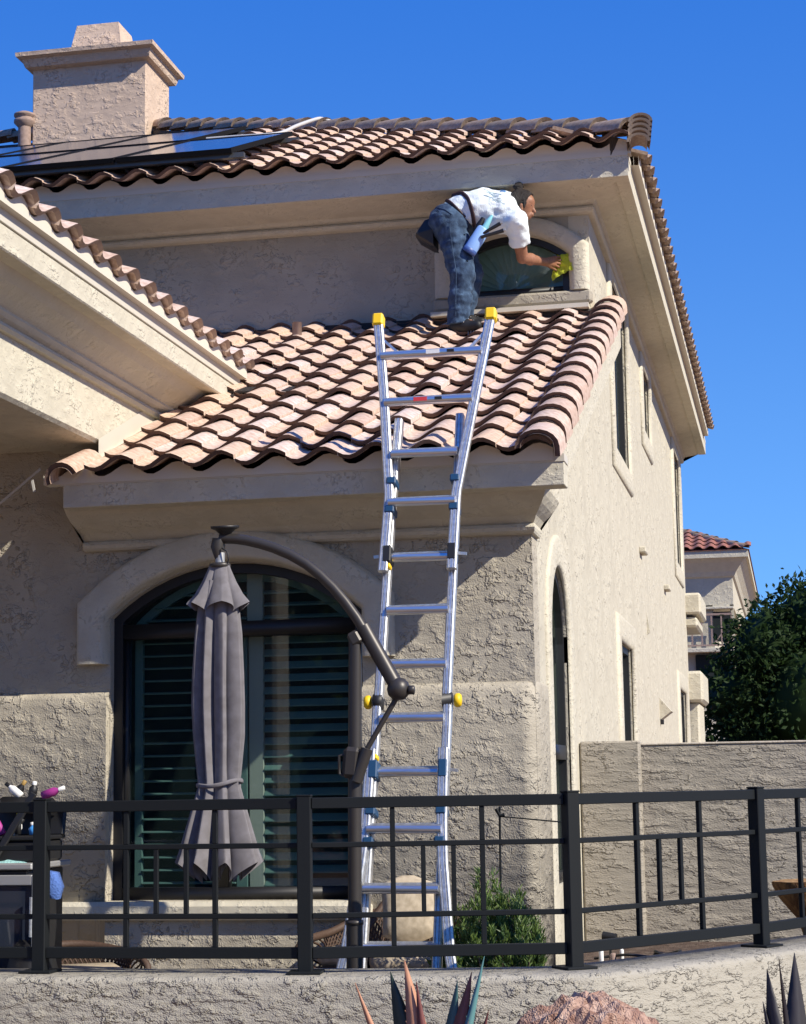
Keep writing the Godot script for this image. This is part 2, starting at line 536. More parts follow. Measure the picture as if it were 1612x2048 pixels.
func lower_roof(h: Node3D) -> void:
	var c := 1.0 / sqrt(1.0 + LS * LS)
	var s := LS * c
	var bas := Basis(V(1, 0, 0), V(0, c, s), V(0, -s, c))
	var d := MB.new()
	var y1 := LY + LS * (LZ - UZ)
	var dn := V(0, -0.035, 0)
	d.poly([V(-4.02, LY, LZ - 0.12) + dn, V(WX + 0.2, LY, LZ - 0.12) + dn, V(WX + 0.2, y1, UZ) + dn, V(-5.2, y1, UZ) + dn, V(-4.02, LY + LS * 2.0, LZ - 2.0) + dn], V(0, 1, 0.4))
	var dn2 := V(0, -0.10, 0)
	d.poly([V(-4.02, LY, LZ - 0.12) + dn2, V(WX + 0.2, LY, LZ - 0.12) + dn2, V(WX + 0.2, y1, UZ) + dn2, V(-5.2, y1, UZ) + dn2, V(-4.02, LY + LS * 2.0, LZ - 2.0) + dn2], V(0, -1, -0.4))
	var roof := part(h, "lower_roof", d, M.deck)
	var tm := tile_mesh(0.43, 0.042)
	var ex := 4.93 / 14.0
	var x0 := -2.39
	for i in 15:
		var z := LZ - i * ex * c
		var y := LY + i * ex * s
		for j in range(-11, 4):
			var x := x0 + j * TW
			if (x < -4.04 and z > -12.0) or x > -1.45:
				continue
			# beyond the porch beam the tiles stop; higher up they run on behind the side wing
			if z < -10.4 and z > -12.0 and x < -3.95:
				continue
			if z <= -12.0 and x < -3.75 + (z + 12.0) * 0.9:
				continue
			var jit := Basis.from_euler(V(rng.randf_range(-0.014, 0.022), rng.randf_range(-0.024, 0.024), rng.randf_range(-0.026, 0.026)))
			var o := piece(roof, "roof_tile", tm, clay(), Transform3D(bas * jit, V(x + rng.randf_range(-0.006, 0.006), y + rng.randf_range(-0.002, 0.006), z + rng.randf_range(-0.018, 0.014))))
			if i == 14:
				o.scale = V(1, 1, 0.35)
	# barrels over the right edge
	var rm := barrel_mesh(0.122, 0.42, 0.042, 0.07, 0.97)
	for i in 15:
		var z := LZ + 0.02 - i * ex * c
		var y := LY + i * ex * s - 0.012
		var jit := Basis.from_euler(V(rng.randf_range(-0.01, 0.01), rng.randf_range(-0.015, 0.015), rng.randf_range(-0.02, 0.02)))
		piece(roof, "edge_tile", rm, clay(), Transform3D(bas * jit * Basis.from_scale(V(1.0, 0.82, 1.0)), V(-1.285, y + 0.01, z)))
	var lm := barrel_mesh(0.10, 0.44, 0.02, 0.0, 0.97)
	var lt := piece(roof, "edge_tile", lm, M.clay_2, Transform3D(bas * Basis.from_euler(V(0, 0, 0.35)), V(-3.99, LY - 0.03, LZ + 0.01)))
	lt.scale.x = 1.0
	# wavy mortar along the front
	part(h, "mortar_fill", birdstop(V(x0, LY - 0.012, LZ - 0.105), V(1, 0, 0), V(0, 0, 1), -6, 10, LY - 0.02), M.mortar)
	# headwall flashing along the foot of the upper wall
	var f := MB.new()
	f.box(V(-3.3, LY + LS * (LZ - UZ) + 0.0, UZ + 0.012), V(3.72, 0.12, 0.02))
	part(h, "headwall_flashing", f, M.flash_dark)
	# pan flashing where the wing's eave dies into the tiles
	var g := MB.new()
	g.box(V(-3.45, 3.905, -12.12), V(0.95, 0.012, 0.30), Basis.from_euler(V(0.30, 0.0, -0.05)))
	g.box(V(-3.72, 3.86, -12.0), V(0.30, 0.012, 0.26), Basis.from_euler(V(0.36, 0.2, 0.05)))
	part(h, "valley_flashing", g, M.flash_dark)
	# cream strip of metal where the tiles meet the porch beam
	var k := MB.new()
	var za := LZ - 0.38
	var zb := -11.62
	k.poly([V(-3.925, LY + LS * (LZ - za) + 0.02, za), V(-3.925, LY + LS * (LZ - zb) + 0.02, zb), V(-3.925, LY + LS * (LZ - zb) + 0.13, zb), V(-3.925, LY + LS * (LZ - za) + 0.13, za)], Vector3.RIGHT)
	k.poly([V(-3.925, LY + LS * (LZ - za) + 0.02, za), V(-3.925, LY + LS * (LZ - zb) + 0.02, zb), V(-3.80, LY + LS * (LZ - zb) + 0.005, zb), V(-3.80, LY + LS * (LZ - za) + 0.005, za)], Vector3.UP)
	part(h, "wall_flashing", k, M.drip)
	# plumbing vent through the tiles
	var p := MB.new(true)
	p.lathe([Vector2(0.038, -0.2), Vector2(0.038, 0.17), Vector2(0.030, 0.17), Vector2(0.030, 0.1)], Transform3D(Basis(), V(-3.655, 4.66, -14.0)), 14)
	part(h, "vent_pipe", p, M.vent)

func upper_roof(h: Node3D) -> void:
	var c := 1.0 / sqrt(1.0 + RS * RS)
	var s := RS * c
	var zr := -20.4
	var t := RZ - zr
	var yr := RY + RS * t
	var d := MB.new()
	var dn := V(0, -0.03, 0)
	var A := V(RX - 0.14, RY, RZ - 0.16) + dn
	var Bk := V(RX - 0.14, RY, -26.85) + dn
	var P := V(RX - t, yr, zr) + dn
	var Lf := V(-15, RY, RZ - 0.16) + dn
	var Lr := V(-15, yr, zr) + dn
	d.poly([Lf, A, P, Lr], V(0, 1, 0.4))
	d.poly([A, Bk, P], V(0.4, 1, 0))
	d.poly([Bk, V(-15, RY, -26.85) + dn, Lr, P], V(0, 1, -0.4))
	d.poly([Lf, A, Bk, V(-15, RY, -26.85) + dn], Vector3.DOWN)
	var roof := part(h, "upper_roof", d, M.deck)
	var tm := tile_mesh(0.43, 0.042)
	var bas := Basis(V(1, 0, 0), V(0, c, s), V(0, -s, c))
	var ex := 0.352
	for i in 16:
		var z := RZ - i * ex * c
		var y := RY + i * ex * s
		var hip := RX - i * ex * c
		for j in range(-24, 2):
			var x := -1.32 + j * TW
			if x + TW > hip - 0.02 or x < (-8.4 if i < 2 else -5.4):
				continue
			var jit := Basis.from_euler(V(rng.randf_range(-0.01, 0.012), rng.randf_range(-0.012, 0.012), rng.randf_range(-0.012, 0.012)))
			piece(roof, "roof_tile", tm, clay(), Transform3D(bas * jit, V(x, y, z)))
	# hip barrels on a nailing board
	var hd := V(-1, RS, -1).normalized()
	var nb := MB.new()
	nb.bar(V(RX - 0.16, RY + 0.02, RZ - 0.18), V(RX - 0.16, RY + 0.02, RZ - 0.18) + hd * 9.0, 0.18, 0.14, V(1, 0, -1).normalized())
	part(roof, "hip_board", nb, M.deck)
	var hx := V(1, 0, -1).normalized()
	var hb := Basis(hx, (-hd).cross(hx), -hd)
	var hm := barrel_mesh(0.115, 0.42, 0.032)
	var n := int(9.0 / 0.36)
	for i in n:
		var p := V(RX - 0.10, RY + 0.10, RZ - 0.16) + hd * (i * 0.36)
		var jit := Basis.from_euler(V(0, rng.randf_range(-0.02, 0.02), rng.randf_range(-0.03, 0.03)))
		piece(roof, "hip_tile", hm, old_clay(), Transform3D(hb * jit, p))
	# ridge barrels going left from the peak
	var rb := Basis(V(0, 0, -1), V(0, 1, 0), V(1, 0, 0))
	for i in 12:
		piece(roof, "ridge_tile", hm, old_clay(), Transform3D(rb, V(P.x + 0.1 - i * 0.36, yr + 0.02, zr)))
	# the nested starter barrels stacked at the corner
	var sb := Basis.from_euler(V(-0.10, 0.10, 0)) * Basis.from_scale(V(0.80, 0.62, 0.34))
	for i in 5:
		piece(roof, "corner_tile", hm, old_clay(), Transform3D(sb, V(RX - 0.015 + 0.004 * i, RY - 0.015 + 0.042 * i, RZ - 0.01 - 0.008 * i)))
	# the side eave: far too foreshortened to part, so one run of tiles
	var sbas := Basis(V(0, 0, -1), V(s, c, 0), V(c, -s, 0))
	var e := MB.new(true)
	e.st = SurfaceTool.new()
	e.st.begin(Mesh.PRIMITIVE_TRIANGLES)
	var cols := int((26.6 - 14.3) / TW)
	for j in cols:
		for i in 2:
			var tx := Transform3D(sbas, V(RX - i * ex * c, RY + i * ex * s, -14.35 - j * TW))
			e.st.append_from(tm, 0, tx)
			e.st.append_from(tm, 1, tx)
	var et := part(roof, "side_eave_tiles", e.st.commit(), M.old_clay_1)
	tag(et, "", "", "", "stuff")
	part(h, "mortar_fill", birdstop(V(-1.32, RY - 0.012, RZ - 0.138), V(1, 0, 0), V(0, 0, 1), -24, 25, RY - 0.04), M.mortar)
	part(h, "mortar_fill", birdstop(V(RX - 0.05, RY - 0.012, -14.35), V(0, 0, -1), V(1, 0, 0), 0, cols, RY - 0.04), M.mortar)

func wing_roof(h: Node3D) -> void:
	var xe := -3.53
	var ye := 4.035
	var c := 1.0 / sqrt(1.0 + LS * LS)
	var s := LS * c
	var d := MB.new()
	d.poly([V(xe - 0.09, ye - 0.03, -6.95), V(xe - 0.09, ye - 0.03, -12.2), V(-6.1, ye - 0.03 + LS * 2.5, -14.62), V(-9, ye - 0.03 + LS * 5.4, -14.62), V(-9, ye - 0.03 + LS * 5.4, -6.95)], V(0.4, 1, 0))
	d.poly([V(xe - 0.09, ye - 0.05, -6.95), V(xe - 0.09, ye - 0.05, -12.2), V(-6.1, ye - 0.05 + LS * 2.5, -14.62), V(-9, ye - 0.05 + LS * 5.4, -14.62), V(-9, ye - 0.05 + LS * 5.4, -6.95)], V(-0.4, -1, 0))
	var roof := part(h, "wing_roof", d, M.deck)
	var tm := tile_mesh(0.43, 0.042)
	var bas := Basis(V(0, 0, -1), V(s, c, 0), V(c, -s, 0))
	var ex := 0.352
	for i in 2:
		for j in 18:
			var z := -6.98 - j * TW
			if z < -12.05 - i * 0.33:
				continue
			var jit := Basis.from_euler(V(rng.randf_range(-0.012, 0.012), rng.randf_range(-0.012, 0.012), rng.randf_range(-0.012, 0.012)))
			piece(roof, "roof_tile", tm, clay(), Transform3D(bas * jit, V(xe - i * ex * c, ye + i * ex * s, z))).set_surface_override_material(1, M.clay_edge_lit)
	# a broken cap of mortar where the last tile meets the lower roof
	part(h, "mortar_fill", birdstop(V(xe - 0.03, ye - 0.012, -6.98), V(0, 0, -1), V(1, 0, 0), 0, 18, ye - 0.02), M.mortar)
# ---------------------------------------------------------------- house
func arc(xl: float, xr: float, spring: float, crown: float, n: int) -> Array:
	# points of a segmental arch from the left spring over the crown to the right spring
	var hw := (xr - xl) * 0.5
	var rise := crown - spring
	var r := (hw * hw + rise * rise) / (2.0 * rise)
	var c := Vector2((xl + xr) * 0.5, crown - r)
	var a0 := fposmod(atan2(spring - c.y, -hw), TAU)
	var a1 := atan2(spring - c.y, hw)
	var p := []
	for i in n + 1:
		var a: float = lerpf(a0, a1, float(i) / n)
		p.append(c + Vector2(cos(a), sin(a)) * r)
	return p

# a wall (in the plane of xf's x and y) with one arched opening, made of two halves that meet over the crown and under the sill
func arched_wall(m: MB, x0: float, x1: float, y0: float, top: Array, op: Array, depth: float, xf: Transform3D) -> void:
	# op: left, right, bottom, spring, crown; top: height at x0, at the middle and at x1
	var pts := arc(op[0], op[1], op[3], op[4], 16)
	var mid: float = (op[0] + op[1]) * 0.5
	var l := PackedVector2Array([Vector2(x0, y0), Vector2(mid, y0), Vector2(mid, op[2]), Vector2(op[0], op[2])])
	for i in range(0, 9):
		l.append(pts[i])
	l.append(Vector2(mid, top[1]))
	l.append(Vector2(x0, top[0]))
	m.prism(l, depth, xf)
	var r := PackedVector2Array([Vector2(x1, y0), Vector2(mid, y0), Vector2(mid, op[2]), Vector2(op[1], op[2])])
	for i in range(16, 7, -1):
		r.append(pts[i])
	r.append(Vector2(mid, top[1]))
	r.append(Vector2(x1, top[2]))
	m.prism(r, depth, xf)

func round_sec(w: float, h: float, n := 5, k := 1.0) -> Array:
	# a bullnosed section w wide and h proud, from x = 0 (inner) to x = w
	var s := [Vector2(0, -0.01)]
	for i in n + 1:
		var a := PI * 0.5 * i / n
		s.append(Vector2(h * k * (1.0 - cos(a)), h * sin(a)))
	for i in n + 1:
		var a := PI * 0.5 * i / n
		s.append(Vector2(w - h * k * (1.0 - sin(a)), h * cos(a)))
	s.append(Vector2(w, -0.01))
	return s

func front_xf(z: float) -> Transform3D:
	return Transform3D(Basis(), V(0, 0, z))

func side_xf(x: float) -> Transform3D:
	# polygon x -> world z, polygon y -> world y, depth -> world x
	return Transform3D(Basis(V(0, 0, 1), V(0, 1, 0), V(1, 0, 0)), V(x, 0, 0))

func p3(p: Array, z: float) -> Array:
	var r := []
	for q in p:
		r.append(V(q.x, q.y, z))
	return r

# sweep of a cornice profile (o outwards, y up) along the front and round the corner to the side
func cornice(prof: Array, xl: float, fz: float, xw: float, kx: float, zend: float, smooth := false) -> MB:
	var m := MB.new(smooth)
	var a := []
	var b := []
	var c := []
	for q in prof:
		a.append(V(xl, q.y, fz + q.x))
		b.append(V(xw + q.x * kx, q.y, fz + q.x))
		c.append(V(xw + q.x * kx, q.y, zend))
	m.rings([a, b, c], true, true)
	return m

func house() -> void:
	var h := thing("stucco_house", V(WX, 0, FZ), "two storey tan stucco house with tiled roofs, arched windows and a long sunlit side wall", "house")
	# ---- walls
	var w := MB.new()
	var op := [-3.95, -2.42, 0.61, 2.26, 2.565]
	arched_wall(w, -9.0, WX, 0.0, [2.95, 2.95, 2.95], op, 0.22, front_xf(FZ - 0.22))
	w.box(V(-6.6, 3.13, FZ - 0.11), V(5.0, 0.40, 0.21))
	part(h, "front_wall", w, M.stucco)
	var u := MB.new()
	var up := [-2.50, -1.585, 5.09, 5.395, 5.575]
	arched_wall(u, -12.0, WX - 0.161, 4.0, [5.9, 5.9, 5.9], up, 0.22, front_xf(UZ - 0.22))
	part(h, "upper_wall", u, M.stucco_upper)
	side_wall(h)
	# ---- lower wall thickening with a rounded top, broken by the window
	var wa := MB.new(true)
	var wsec := [Vector2(-0.005, 0.0), Vector2(0.055, 0.0), Vector2(0.06, 1.74), Vector2(0.056, 1.785), Vector2(0.04, 1.808), Vector2(0.015, 1.82), Vector2(-0.005, 1.823)]
	var r0 := []
	var r1 := []
	for q in wsec:
		r0.append(V(-9.0, q.y, FZ + q.x))
		r1.append(V(-3.955, q.y, FZ + q.x))
	wa.rings([r0, r1])
	var rs := []
	for k in [[-2.415, 0], [-1.50, 0]]:
		var r := []
		for q in wsec:
			r.append(V(k[0], q.y, FZ + q.x))
		rs.append(r)
	for i in range(1, 6):
		var a := PI * 0.5 * i / 5.0
		var r := []
		for q in wsec:
			r.append(V(-1.50 + sin(a) * (0.08 + q.x * 0.25), q.y, FZ - 0.08 + cos(a) * (0.08 + q.x)))
		rs.append(r)
	var rl := []
	for q in wsec:
		rl.append(V(WX + q.x * 0.25, q.y, -11.18))
	rs.append(rl)
	wa.rings(rs)
	part(h, "wainscot", wa, M.stucco)
	var wu := MB.new()
	wu.box(V(-3.185, 0.25, FZ + 0.0275), V(1.54, 0.50, 0.055))
	part(h, "wainscot", wu, M.stucco)
	# sill under the big window
	var si := MB.new()
	si.box(V(-3.34, 0.556, FZ + 0.03), V(1.95, 0.105, 0.17), Basis(), 0.025)
	part(h, "window_sill", si, M.stucco_trim)
	# ---- arched surround
	var tr := MB.new(true)
	var path := [V(-3.955, 1.985, FZ)]
	path.append_array(p3(arc(-3.955, -2.415, 2.265, 2.57, 18), FZ))
	path.append(V(-2.415, 1.985, FZ))
	var sec := []
	for q in round_sec(0.19, 0.10, 4, 0.35):
		sec.append(Vector2(-q.x, q.y))
	tr.sweep(path, sec, Vector3.BACK)
	part(h, "window_surround", tr, M.stucco_trim)
	# ---- lower cornice, fascia
	var prof := [Vector2(-0.02, 2.655), Vector2(0.055, 2.66), Vector2(0.075, 2.672), Vector2(0.084, 2.69), Vector2(0.075, 2.708), Vector2(0.062, 2.716), Vector2(0.095, 2.735), Vector2(0.125, 2.752), Vector2(0.19, 2.772), Vector2(0.27, 2.80), Vector2(0.34, 2.835), Vector2(0.385, 2.868), Vector2(0.385, 2.95), Vector2(-0.02, 2.95)]
	part(h, "cornice", cornice(prof, -4.10, FZ, WX, 0.36, FZ - 0.22), M.stucco_trim)
	var fa := MB.new()
	fa.box(V(-2.60, 2.917, FZ + 0.475), V(2.88, 0.135, 0.15), Basis(), 0.003)
	part(h, "fascia", fa, M.stucco_trim)
	var de := MB.new()
	de.box(V(-2.605, 3.0, FZ + 0.4785), V(2.90, 0.045, 0.155), Basis(), 0.0015)
	part(h, "drip_edge", de, M.drip)
	# rake board under the right edge of the lower roof
	var rk := MB.new()
	rk.prism(PackedVector2Array([Vector2(FZ + 0.54, 2.86), Vector2(FZ + 0.54, 2.985), Vector2(UZ, 2.985 + LS * 4.44), Vector2(UZ, 2.80 + LS * 4.44), Vector2(FZ, 2.80 + LS * 0.54)]), 0.245, side_xf(WX - 0.02))
	part(h, "rake_board", rk, M.stucco_trim)
	# ---- upper cornice and fascia, round the corner and along the side
	var pu := [Vector2(-0.02, 5.705), Vector2(0.06, 5.71), Vector2(0.08, 5.722), Vector2(0.088, 5.74), Vector2(0.078, 5.757), Vector2(0.065, 5.764), Vector2(0.098, 5.780), Vector2(0.115, 5.797), Vector2(0.17, 5.803), Vector2(0.26, 5.812), Vector2(0.36, 5.826), Vector2(0.43, 5.842), Vector2(0.43, 5.95), Vector2(-0.02, 5.95)]
	part(h, "cornice", cornice(pu, -12.0, UZ, WX, 0.66, -26.9), M.stucco_trim)
	part(h, "fascia", cornice([Vector2(0.40, 5.825), Vector2(0.55, 5.825), Vector2(0.55, 5.985), Vector2(0.40, 5.985)], -12.0, UZ, WX, 0.665, -26.9), M.stucco_trim)
	part(h, "drip_edge", cornice([Vector2(0.40, 5.985), Vector2(0.556, 5.985), Vector2(0.556, 6.03), Vector2(0.40, 6.03)], -12.0, UZ, WX, 0.665, -26.95), M.drip)
	# ---- wing over the porch at the left
	var bx := -3.93
	var be := MB.new()
	be.box(V(bx - 0.2, 3.47, -9.25), V(0.40, 0.40, 4.7), Basis(), 0.02)
	part(h, "porch_beam", be, M.stucco_trim)
	var wm := MB.new()
	var wp := [Vector2(-0.02, 3.60), Vector2(0.03, 3.603), Vector2(0.045, 3.62), Vector2(0.035, 3.642), Vector2(0.022, 3.648), Vector2(0.05, 3.662), Vector2(0.068, 3.682), Vector2(0.062, 3.70), Vector2(0.11, 3.735), Vector2(0.18, 3.775), Vector2(0.235, 3.83), Vector2(0.235, 3.95), Vector2(-0.02, 3.95)]
	var ra := []
	var rb := []
	for q in wp:
		ra.append(V(bx + q.x, q.y, -6.95))
		rb.append(V(bx + q.x, q.y, -12.35))
	wm.rings([ra, rb])
	part(h, "cornice", wm, M.stucco_trim)
	var wf := MB.new()
	wf.box(V(-3.66, 3.885, -9.6), V(0.10, 0.125, 5.3), Basis(), 0.008)
	part(h, "fascia", wf, M.stucco_trim)
	var wd := MB.new()
	wd.box(V(-3.664, 3.985, -9.6), V(0.12, 0.07, 5.32), Basis(), 0.0015)
	part(h, "drip_edge", wd, M.drip)
	var pc := MB.new()
	pc.box(V(-6.6, 3.33, -9.0), V(5.0, 0.08, 4.2))
	part(h, "porch_ceiling", pc, M.stucco_trim)
	var pg := MB.new()
	pg.prism(PackedVector2Array([Vector2(-9.0, 3.40), Vector2(-3.6, 3.40), Vector2(-3.6, 3.95), Vector2(-9.0, 6.1)]), -0.12, front_xf(-6.95))
	part(h, "wing_gable", pg, M.stucco_side)
	var col := MB.new()
	col.box(V(bx - 0.2, 1.635, -7.15), V(0.42, 3.27, 0.42), Basis(), 0.03)
	part(h, "porch_column", col, M.stucco_side)
	# ---- windows
	big_window(h)
	fan_window(h)
	# ---- roofs
	lower_roof(h)
	upper_roof(h)
	wing_roof(h)
	chimney(h)
	# hidden faces that close the house
	var bk := MB.new()
	bk.box(V(-8.0, 3.0, -27.0), V(13.0, 6.0, 0.2))
	bk.box(V(-12.0, 3.0, -18.9), V(0.2, 6.0, 16.2))
	part(h, "rear_wall", bk, M.stucco_side)

func side_wall(h: Node3D) -> void:
	# openings: z near, z far, y bottom, y top
	var ops := [[-11.40, -12.35, 0.64, 2.62], [-16.25, -17.80, 4.13, 5.66], [-19.75, -20.75, 4.92, 5.62], [-16.10, -17.40, 0.9, 2.44], [-24.5, -26.1, 0.9, 2.42], [-24.9, -26.2, 4.10, 5.62]]
	var m := MB.new()
	var xf := side_xf(WX - 0.16)
	var zs := [FZ - 0.22, -11.40, -12.35, UZ, -16.10, -16.25, -17.40, -17.80, -19.75, -20.75, -24.5, -24.9, -26.1, -26.2, -27.1]
	for i in zs.size() - 1:
		var a: float = zs[i]
		var b: float = zs[i + 1]
		var ys := [0.0]
		var mid := (a + b) * 0.5
		var holes := []
		for o in ops:
			if mid < o[0] and mid > o[1]:
				holes.append(o)
		holes.sort_custom(func(p, q): return p[2] < q[2])
		var y := 0.0
		for o in holes:
			m.prism(PackedVector2Array([Vector2(a, y), Vector2(b, y), Vector2(b, o[2]), Vector2(a, o[2])]), 0.16, xf)
			y = o[3]
		var ta: float = 5.9
		var tb: float = 5.9
		if mid > UZ:
			ta = 2.86 + LS * (FZ + 0.54 - a)
			tb = 2.86 + LS * (FZ + 0.54 - b)
		m.prism(PackedVector2Array([Vector2(a, y), Vector2(b, y), Vector2(b, tb), Vector2(a, ta)]), 0.16, xf)
	# the arched window's spandrels
	var pts := arc(-12.35, -11.40, 2.02, 2.60, 14)
	var l := PackedVector2Array([Vector2(-12.35, 2.62)])
	for i in range(0, 8):
		l.append(pts[i])
	l.append(Vector2(pts[7].x, 2.62))
	m.prism(l, 0.16, xf)
	var r := PackedVector2Array([Vector2(-11.40, 2.62)])
	for i in range(14, 6, -1):
		r.append(pts[i])
	r.append(Vector2(pts[7].x, 2.62))
	m.prism(r, 0.16, xf)
	part(h, "side_wall", m, M.stucco_side)
	# arched surround
	var t := MB.new(true)
	var path := [V(WX, 0.3, -11.40)]
	var ap := arc(-12.35, -11.40, 2.02, 2.60, 14)
	for i in range(14, -1, -1):
		path.append(V(WX, ap[i].y, ap[i].x))
	path.append(V(WX, 0.3, -12.35))
	var sec := []
	for q in round_sec(0.20, 0.022, 4, 1.2):
		sec.append(Vector2(-q.x, q.y))
	t.sweep(path, sec, Vector3.RIGHT)
	part(h, "window_surround", t, M.stucco_trim)
	side_pane(h, ops[0], true)
	for i in range(1, 6):
		var o: Array = ops[i]
		var f := MB.new(true)
		var sc := []
		for q in round_sec(0.20 if i < 3 else 0.22, 0.032, 4, 1.2):
			sc.append(Vector2(-q.x, q.y))
		f.sweep([V(WX, o[2], o[0]), V(WX, o[3], o[0]), V(WX, o[3], o[1]), V(WX, o[2], o[1])], sc, Vector3.RIGHT, true, 0.0)
		part(h, "window_surround", f, M.stucco_trim)
		side_pane(h, o, false)
	# ledges at the far end of the wall
	var lg := MB.new()
	lg.box(V(WX - 0.02, 3.72, -27.75), V(0.47, 0.30, 1.6), Basis(), 0.03)
	lg.box(V(WX - 0.05, 3.46, -27.75), V(0.42, 0.14, 1.5), Basis(), 0.03)
	part(h, "wall_ledge", lg, M.stucco_trim)
	var lh := MB.new()
	lh.box(V(WX - 0.02, 2.56, -27.9), V(0.44, 0.44, 1.6), Basis(), 0.04)
	lh.box(V(WX - 0.04, 1.17, -27.9), V(0.34, 2.35, 1.4), Basis(), 0.03)
	part(h, "wall_ledge", lh, M.stucco_trim)
	# small vents and a wedge shaped lamp on the wall
	for q in [[-18.9, 3.52], [-22.5, 3.50]]:
		var v := MB.new()
		v.box(V(WX + 0.03, q[1], q[0]), V(0.07, 0.06, 0.30), Basis(), 0.01)
		part(h, "wall_vent", v, M.stucco_trim)
	var b := MB.new()
	b.prism(PackedVector2Array([Vector2(0, 0), Vector2(0.03, -0.22), Vector2(-0.02, -0.26)]), 0.03, Transform3D(Basis(), V(WX, 2.97, -19.45)))
	part(h, "wall_bracket", b, M.stucco_trim)
	var wl := MB.new()
	wl.prism(PackedVector2Array([Vector2(-0.01, -0.13), Vector2(0.125, -0.03), Vector2(-0.01, 0.13)]), -0.34, Transform3D(Basis(), V(WX, 2.03, -20.9)))
	part(h, "wall_lamp", wl, M.stucco_side)
	var wb := MB.new()
	wb.box(V(WX + 0.02, 1.885, -20.95), V(0.035, 0.05, 0.05))
	part(h, "wall_lamp_base", wb, M.black_plastic)

func side_pane(h: Node3D, o: Array, arched: bool) -> void:
	var x := WX - 0.05
	var f := MB.new()
	var zc: float = (o[0] + o[1]) * 0.5
	var yc: float = (o[2] + o[3]) * 0.5
	var lz: float = o[0] - o[1]
	var ly: float = o[3] - o[2]
	for k in [-1.0, 1.0]:
		f.box(V(x, yc, zc + k * (lz * 0.5 - 0.03)), V(0.05, ly, 0.06))
		f.box(V(x, yc + k * (ly * 0.5 - 0.03), zc), V(0.048, 0.06, lz))
	if arched:
		f = MB.new()
		var fp := [V(x, o[2], o[0])]
		var ap := arc(o[1], o[0], 2.02, 2.60, 14)
		for i in range(14, -1, -1):
			fp.append(V(x, ap[i].y, ap[i].x))
		fp.append(V(x, o[2], o[1]))
		f.sweep(fp, [Vector2(0.0, -0.025), Vector2(0.0, 0.025), Vector2(0.05, 0.025), Vector2(0.05, -0.025)], Vector3.RIGHT)
		f.box(V(x, 1.44, zc), V(0.054, 0.09, lz))
		f.box(V(x, 0.67, zc), V(0.052, 0.06, lz))
	else:
		f.box(V(x, yc, zc), V(0.046, ly, 0.045))
	var w := part(h, "window", f, M.window_frame)
	var p := MB.new()
	p.poly([V(x - 0.012, o[2], o[0]), V(x - 0.012, o[3], o[0]), V(x - 0.012, o[3], o[1]), V(x - 0.012, o[2], o[1])], Vector3.RIGHT)
	part(w, "pane", p, M.glass)
	var b := MB.new()
	b.box(V(x - 0.10, yc, zc), V(0.02, ly + 0.2, lz + 0.2))
	part(w, "blind", b, M.shutter_stile)

func louver(st: MB, x0: float, x1: float, y: float, z: float, w: float, tilt: float) -> void:
	st.box(V((x0 + x1) * 0.5, y, z), V(x1 - x0, 0.010, w), Basis(V(1, 0, 0), tilt), 0.004)

